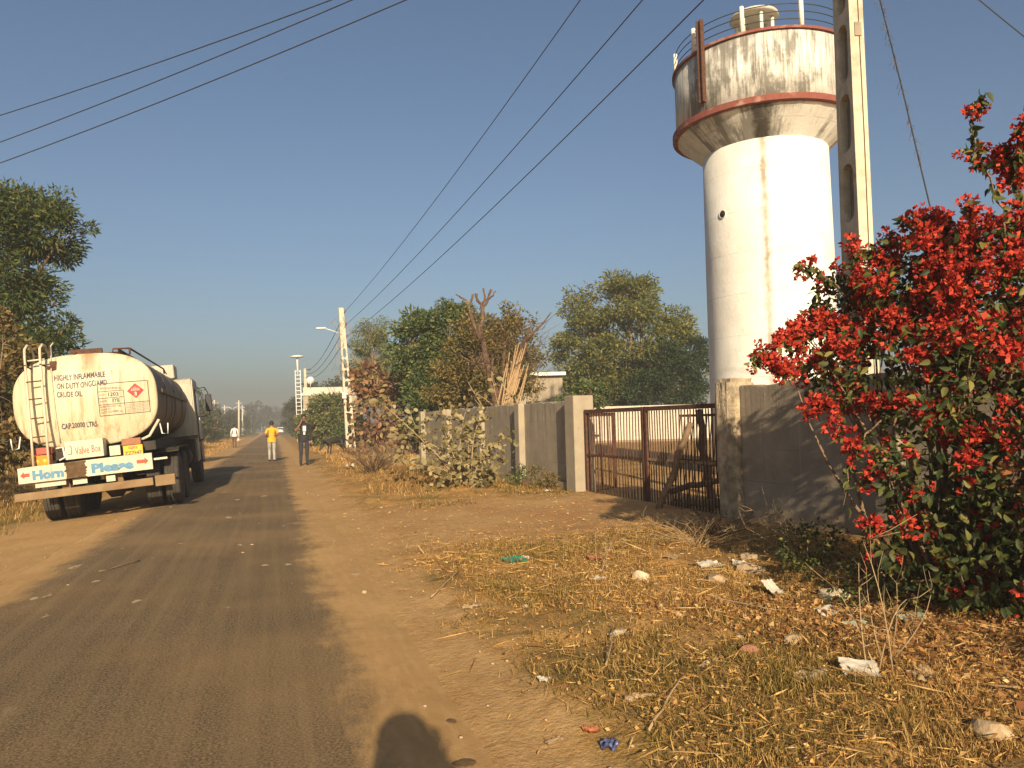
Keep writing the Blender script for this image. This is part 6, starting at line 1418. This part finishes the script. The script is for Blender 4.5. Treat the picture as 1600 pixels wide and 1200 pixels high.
# pebbles on the road and verge
def lump(seed, n1=2):
    bm = bmesh.new(); bmesh.ops.create_icosphere(bm, subdivisions=n1, radius=1.0); r_ = random.Random(seed); ax = [Vector((r_.gauss(0, 1), r_.gauss(0, 1), r_.gauss(0, 1))).normalized() for _ in range(7)]; cut = [r_.uniform(0.55, 0.9) for _ in ax]
    for v in bm.verts:
        c = v.co.copy()
        for a, q in zip(ax, cut):
            d = c.dot(a)
            if d > q: c -= a*(d-q)
        v.co = c*(1+r_.uniform(-.06, .06))
    return bm
bm = lump(1, 1); pb = np.array([v.co[:] for v in bm.verts]); bm.verts.index_update(); pf = np.array([[v.index for v in f.verts] for f in bm.faces]); bm.free()
X = np.concatenate([rg.uniform(-2.6, 1.6, 260), rg.uniform(1.2, 5.4, 500), rg.uniform(-4.4, -2.0, 160)]); Y = np.concatenate([rg.uniform(3, 26, 260), rg.uniform(2, 15, 500), rg.uniform(7, 30, 160)])
s = rg.uniform(0.004, 0.013, len(X))*(1+1.6*(rg.random(len(X)) > 0.93)); Z = height(X, Y)+0.008
V = pb[None]*s[:, None, None]*np.array([1, 1.2, 0.7])+np.stack([X, Y, Z], 1)[:, None, :]
Fq = (pf[None]+(np.arange(len(X))*len(pb))[:, None, None]).reshape(-1, 3)
o = link('gravel', np_mesh('gravel', V.reshape(-1, 3), Fq, 'stone')); tag(o, 'small loose gravel strewn over road edge and verge', 'gravel', kind='stuff')

# ------------------------------------------------------------------ stones, rags and rubbish, one by one
def stone(x, y, s, label, mat='stone', seed=1, sq=0.65, group='stones on the verge'):
    bm = lump(seed); me = bpy.data.meshes.new('stone')
    for v in bm.verts: v.co = Vector((v.co.x*s, v.co.y*s*1.2, v.co.z*s*sq))
    bm.to_mesh(me); bm.free(); me.materials.append(MT[mat]); o = link('stone', me); o.location = (x, y, hz(x, y)+s*sq*0.35); o.rotation_euler = (0, 0, seed*1.3); return tag(o, label, 'stone', group)
def rag(name, x, y, lx, ly, label, cat, mat, seed=1, crumple=0.03, rot=0.0, tilt=0.15, lift=0.02, print_=None):
    r_ = np.random.default_rng(seed); n_ = 13; lx *= 0.85; ly *= 0.85
    u, v_ = np.meshgrid(np.linspace(-.5, .5, n_), np.linspace(-.5, .5, n_)); ed = np.maximum(abs(u), abs(v_))*2
    px = u*lx+(r_.random(u.shape)-.5)*lx*0.09*(ed > .8); py = v_*ly+(r_.random(u.shape)-.5)*ly*0.09*(ed > .8)
    pz = crumple*0.4*((vnoise(u*3.1+seed*3.3, v_*3.1+seed*1.7)-.4)*1.3+(vnoise(u*7.7+seed, v_*7.7+seed*2.1)-.5)*0.9+0.35*(r_.random(u.shape)-.5))+tilt*py
    top = np.stack([px.ravel(), py.ravel(), pz.ravel()], 1); i = (np.arange(n_-1)[:, None]*n_+np.arange(n_-1)[None]).ravel(); q = np.stack([i, i+1, i+1+n_, i+n_], 1)
    me = np_mesh(name, np.concatenate([top, top-np.array([0, 0, 0.0025])]), np.concatenate([q, q[:, ::-1]+n_*n_]), mat); o = link(name, me); zmin = float(pz.min()); o.location = (x, y, hz(x, y)+lift*0.5-zmin*0.4); o.rotation_euler = (0, 0, rot); tag(o, label, cat)
    return o
rag('plastic_wrapper', 2.23, 7.22, 0.26, 0.17, 'green plastic wrapper at the edge of the bare drive', 'wrapper', 'plastic_green', 1, 0.04, 0.4)
rag('paper_scrap', 2.36, 7.32, 0.10, 0.08, 'small white scrap touching the green wrapper', 'paper', 'paper_white', 2, 0.05)
rag('paper_scrap', 3.83, 6.3, 0.28, 0.2, 'large crumpled white paper near the shaded wall', 'paper', 'paper_white', 3, 0.08)
rag('plastic_bag', 4.05, 6.15, 0.22, 0.16, 'dirty white bag just right of the large crumpled paper', 'bag', 'paper_white', 4, 0.06, 1.0)
rag('folded_card', 3.64, 5.07, 0.15, 0.2, 'upright folded white card in the dry grass', 'card', 'paper_white', 5, 0.05, 0.3, 0.8, 0.03)
stone(3.94, 4.79, 0.11, 'flat pale stone at the foot of the red bush', 'stone_pale', 6)
rag('cloth_rag', 3.64, 4.5, 0.2, 0.15, 'torn pale rag in front of the flat pale stone', 'rag', 'paper_white', 7, 0.05)
rag('carton', 3.52, 4.08, 0.2, 0.09, 'flattened pale green carton below the red bush', 'carton', 'plastic_mint', 8, 0.012, -0.1, 0.5, 0.03)
rag('printed_box', 2.9, 3.36, 0.21, 0.15, 'crushed white printed box in the right foreground grass', 'box', 'paper_white', 9, 0.03, -0.55, 0.35, 0.04)
rag('dry_husk', 2.66, 3.42, 0.22, 0.12, 'large curled tan husk left of the printed box', 'husk', 'paper_tan', 10, 0.05, -0.3, 0.2, 0.03)
stone(2.63, 3.94, 0.065, 'small orange stone in the dry grass left of the husk', 'brick_red', 11)
stone(2.95, 3.95, 0.06, 'low brown stone between the husk and pale green carton', 'stone', 12)
rag('paper_scrap', 3.72, 6.82, 0.26, 0.14, 'flat torn paper lying before the gate post', 'paper', 'paper_tan', 13, 0.03, 0.8)
stone(3.48, 5.64, 0.09, 'round brown stone in front of the large crumpled paper', 'stone', 14)
stone(4.0, 5.9, 0.12, 'biggest tan stone among rubbish by the shaded wall', 'stone', 15)
stone(4.25, 6.3, 0.08, 'tan stone beside the dry twig bush', 'stone', 16)
stone(2.97, 6.0, 0.07, 'pointed tan stone in the middle of the grass', 'stone_pale', 17, 1.0)
rag('plastic_wrapper', 2.97, 6.98, 0.16, 0.12, 'faded orange wrapper behind the grass patch', 'wrapper', 'plastic_orange', 18, 0.04)
rag('paper_scrap', 2.62, 6.1, 0.16, 0.07, 'thin blue white scrap in the middle grass', 'paper', 'paper_white', 19, 0.03, 0.2)
rag('paper_scrap', 2.16, 4.73, 0.2, 0.06, 'long narrow white strip on bare earth near the drive', 'paper', 'paper_white', 20, 0.02, 0.5)
rag('dry_husk', 2.26, 3.78, 0.24, 0.05, 'long pale husk lying in the green grass', 'husk', 'paper_tan', 21, 0.03, 0.5)
rag('dry_husk', 1.72, 3.5, 0.15, 0.035, 'short pale husk nearer the sandy edge', 'husk', 'paper_tan', 22, 0.02, -0.2)
rag('plastic_wrapper', 1.37, 3.12, 0.08, 0.06, 'blue crumpled wrapper at the bottom edge of the verge', 'wrapper', 'plastic_blue', 23, 0.06)
rag('plastic_wrapper', 1.36, 3.3, 0.08, 0.06, 'red orange wrapper just behind the blue wrapper', 'wrapper', 'plastic_orange', 24, 0.03)
rag('dry_husk', 1.18, 3.3, 0.11, 0.03, 'pale wood chip on the sandy edge at the bottom', 'husk', 'wood_pale', 25, 0.01, 0.4)
rag('paper_scrap', 1.37, 3.95, 0.08, 0.05, 'tiny white scrap at the grass edge by the sand', 'paper', 'paper_white', 26, 0.03)
rag('paper_scrap', 1.41, 5.72, 0.16, 0.06, 'tan scrap where grass meets the sandy shoulder', 'paper', 'paper_tan', 27, 0.03)
rag('leaf_clump', 3.13, 3.17, 0.17, 0.14, 'folded brown leaf clump right of the printed box', 'leaf', 'paper_tan', 28, 0.06)
stone(2.88, 2.58, 0.075, 'reddish brown stone in the bottom right corner', 'stone', 29)
rag('plastic_wrapper', 3.2, 2.62, 0.1, 0.04, 'thin yellow scrap at the right bottom edge', 'wrapper', 'plate_yellow', 30, 0.02)
rag('paper_scrap', 3.85, 3.95, 0.22, 0.14, 'grey sheet in the shade under the red bush', 'paper', 'plastic_mint', 31, 0.03)
rag('paper_scrap', 4.95, 9.0, 0.2, 0.12, 'bluish scrap at the foot of the slanting log', 'paper', 'plastic_mint', 32, 0.03)
rag('paper_scrap', 4.88, 13.6, 0.16, 0.12, 'white scrap before the left gate pillar', 'paper', 'paper_white', 33, 0.05)
rag('paper_scrap', 2.25, 24.3, 0.3, 0.3, 'white bag caught in the weeds left of the milkweed', 'bag', 'paper_white', 34, 0.16, lift=0.25)
for i, (x, y, s, lab) in enumerate(((0.81, 3.74, 0.035, 'tiny dark dung spot farther along the sandy shoulder'), (0.76, 3.27, 0.06, 'large dark dung smear on the sand near the bottom edge'), (0.68, 3.95, 0.02, 'smallest dark fleck on the sandy shoulder'))):
    o = stone(x, y, s, lab, 'dung', 40+i, 0.10, 'dung on the sand'); o.scale = (1.0, 0.6, 1.0); o.name = 'dung_pat'; o['category'] = 'dung'
stick('stick', (-1.72, 8.85, 0.03), (-1.42, 9.35, 0.03), 0.009, 0.006, 'bark', 'short dark stick lying on the asphalt at left', 'stick', None, 0.012)
for i, (a, b_, lab) in enumerate((((1.75, 4.0), (2.15, 4.75), 'pale stick in the grass above the green patch'), ((1.55, 3.1), (2.0, 3.6), 'long pale stalk at the bottom of the verge'), ((1.2, 6.2), (1.6, 6.9), 'thin stalk pointing up the sandy edge'), ((3.1, 5.2), (3.3, 4.6), 'grey stick between card and rag'), ((3.3, 2.95), (3.75, 2.5), 'stick at the right edge of the foreground'))):
    stick('stick', (a[0], a[1], hz(*a)+0.03), (b_[0], b_[1], hz(*b_)+0.04), 0.007, 0.004, 'twig', lab, 'stick', None, 0.005)
# dry twiggy plants
def twig_plant(x, y, h_, n_, spread, label, mat='twig', seed=1, r0=0.006, name='dry_weed'):
    r_ = np.random.default_rng(seed); P_ = empty(name, (x, y, hz(x, y))); tag(P_, label, 'weed'); mb = MB()
    for k in range(n_):
        tip = np.array([r_.normal()*spread, r_.normal()*spread, h_*r_.uniform(0.5, 1.1)]); path = curved((r_.normal()*0.04, r_.normal()*0.04, -0.02), tip, r_, 6, 0.12); mb.tube(path, [r0*(1-0.7*j/5) for j in range(6)], 4)
        for j in range(5):
            q = np.array(path[r_.integers(2, 6)]); d = np.array([r_.normal()*.5, r_.normal()*.5, abs(r_.normal())*.6+.2])*h_*0.28; mb.tube([tuple(q), tuple(q+d*0.5+r_.normal(size=3)*.01), tuple(q+d)], [r0*0.5, r0*0.35, r0*0.2], 3)
    mb.build('stems', mat, P_, fix=False); return P_
twig_plant(4.55, 6.05, 0.42, 22, 0.17, 'bleached twiggy bush standing before the shaded wall', seed=1, r0=0.005)
twig_plant(4.75, 7.7, 0.28, 40, 0.42, 'reddish heap of dry twigs at the worn gate pillar', 'bark_red', 2, 0.005)
twig_plant(4.3, 7.3, 0.30, 30, 0.45, 'tangle of straw coloured twigs in front of the worn pillar', 'twig', 3, 0.004)
twig_plant(3.02, 3.35, 0.62, 4, 0.13, 'tall thin bare stem right of the printed box', seed=4, r0=0.0055)
twig_plant(3.18, 3.42, 0.55, 3, 0.10, 'second bare stem behind the tall thin one', seed=5, r0=0.005)
twig_plant(2.9, 6.6, 0.35, 5, 0.08, 'few upright dry stalks in the middle of the verge', seed=6, r0=0.004)
twig_plant(2.5, 20.5, 0.65, 70, 0.6, 'brown dry brush heap left of the milkweed', 'bark_red', 7, 0.007)
twig_plant(3.2, 22.5, 0.7, 60, 0.7, 'straw brown brush behind the brush heap near the lamp pole', 'twig', 8, 0.007)
twig_plant(-5.4, 15.6, 0.5, 14, 0.2, 'small grey weed on the bank left of the truck bumper', 'twig', 9, 0.006)
tree('wall_weed', 'small weed at the plinth left of the gate pillar', 'weed', (4.95, 14.35, hz(4.95, 14.35)), (4.95, 14.35, 0.2), [(4.95, 14.35, 0.35, 0.2, 0.2, 0.2), (5.05, 14.0, .25, .2, .15, .15)], 'leaf_olive', trunk_r=0.01, clumps=14, per=22, clump_r=0.1, ll=0.06, lw=0.03, seed=80)
tree('wall_weed', 'tuft of weed midway along the left wall plinth', 'weed', (4.85, 15.4, hz(4.85, 15.4)), (4.85, 15.4, 0.15), [(4.85, 15.4, 0.3, 0.18, 0.18, 0.2)], 'leaf_mid', trunk_r=0.01, clumps=16, per=22, clump_r=0.1, ll=0.06, lw=0.03, seed=81)
tree('ground_weed', 'dark leafy weed spreading below the red bush', 'weed', (4.3, 5.0, hz(4.3, 5.0)), (4.3, 5.0, 0.15), [(4.2, 5.1, 0.22, 0.35, 0.3, 0.2), (4.6, 5.6, 0.3, 0.3, 0.3, 0.25), (4.0, 4.55, 0.18, 0.25, 0.2, 0.15)], 'leaf_boug', trunk_r=0.008, clumps=16, per=26, clump_r=0.1, ll=0.04, lw=0.022, seed=82)
# pink cloth and pale sack by the left poles
mb = MB(); mb.lathe([(0.05, 0.9), (0.5, 0.8), (0.62, 0.2), (0.55, -0.9), (0.3, -1.0)], 12); o = mb.build('pink_cloth', 'cloth_pink'); o.location = (-8.2, 120, 2.2); o.scale = (1, 0.5, 0.75); tag(o, 'pink cloth bundle hung beside the left far poles', 'cloth')
bm = lump(55); me = bpy.data.meshes.new('sack'); bm.to_mesh(me); bm.free(); me.materials.append(MT['paper_white']); o = link('sack', me); o.location = (-8.6, 118.5, 0.9); o.scale = (1.1, 0.7, 0.6); tag(o, 'pale sack lying under the pink cloth', 'sack')
# parked car far down the road
cr = empty('parked_car', (1.6, 190, 0)); tag(cr, 'tiny pale car far down the road near the horizon', 'car')
mb = MB(); mb.prism([(-2, .35), (2, .35), (2.05, .8), (1.1, .95), (.6, 1.42), (-1.1, 1.45), (-1.7, .98), (-2.05, .9)], -.8, .8, 'X'); mb.build('body', 'steel_white', cr)
mb = MB(); mb.box(-.65, .65, -1.72, -1.4, 1.0, 1.3); mb.build('rear_window', 'glass_dark', cr)
for x in (-.7, .7):
    for y in (-1.3, 1.3):
        mb = MB(); mb.lathe([(.1, -.1), (.32, -.1), (.32, .1), (.1, .1)], 12, (x, y, .32), 'X'); mb.build('wheel', 'rubber', cr)

# ------------------------------------------------------------------ haze
m, nt, b = new_mat('haze'); out = [n_ for n_ in nt.nodes if n_.type == 'OUTPUT_MATERIAL'][0]
nt.nodes.remove(b)
pv = N(nt, 'ShaderNodeVolumePrincipled', {'Color': (0.44, 0.47, 0.52, 1), 'Density': HAZE, 'Anisotropy': 0.0})
nt.links.new(pv.outputs[0], out.inputs['Volume']); MT['haze'] = m
mb = MB(); mb.box(-1600, 1600, -70, 3100, -2, 16); hzo = mb.build('haze', 'haze'); tag(hzo, 'thin pale haze filling the air over the road', 'haze', kind='stuff')
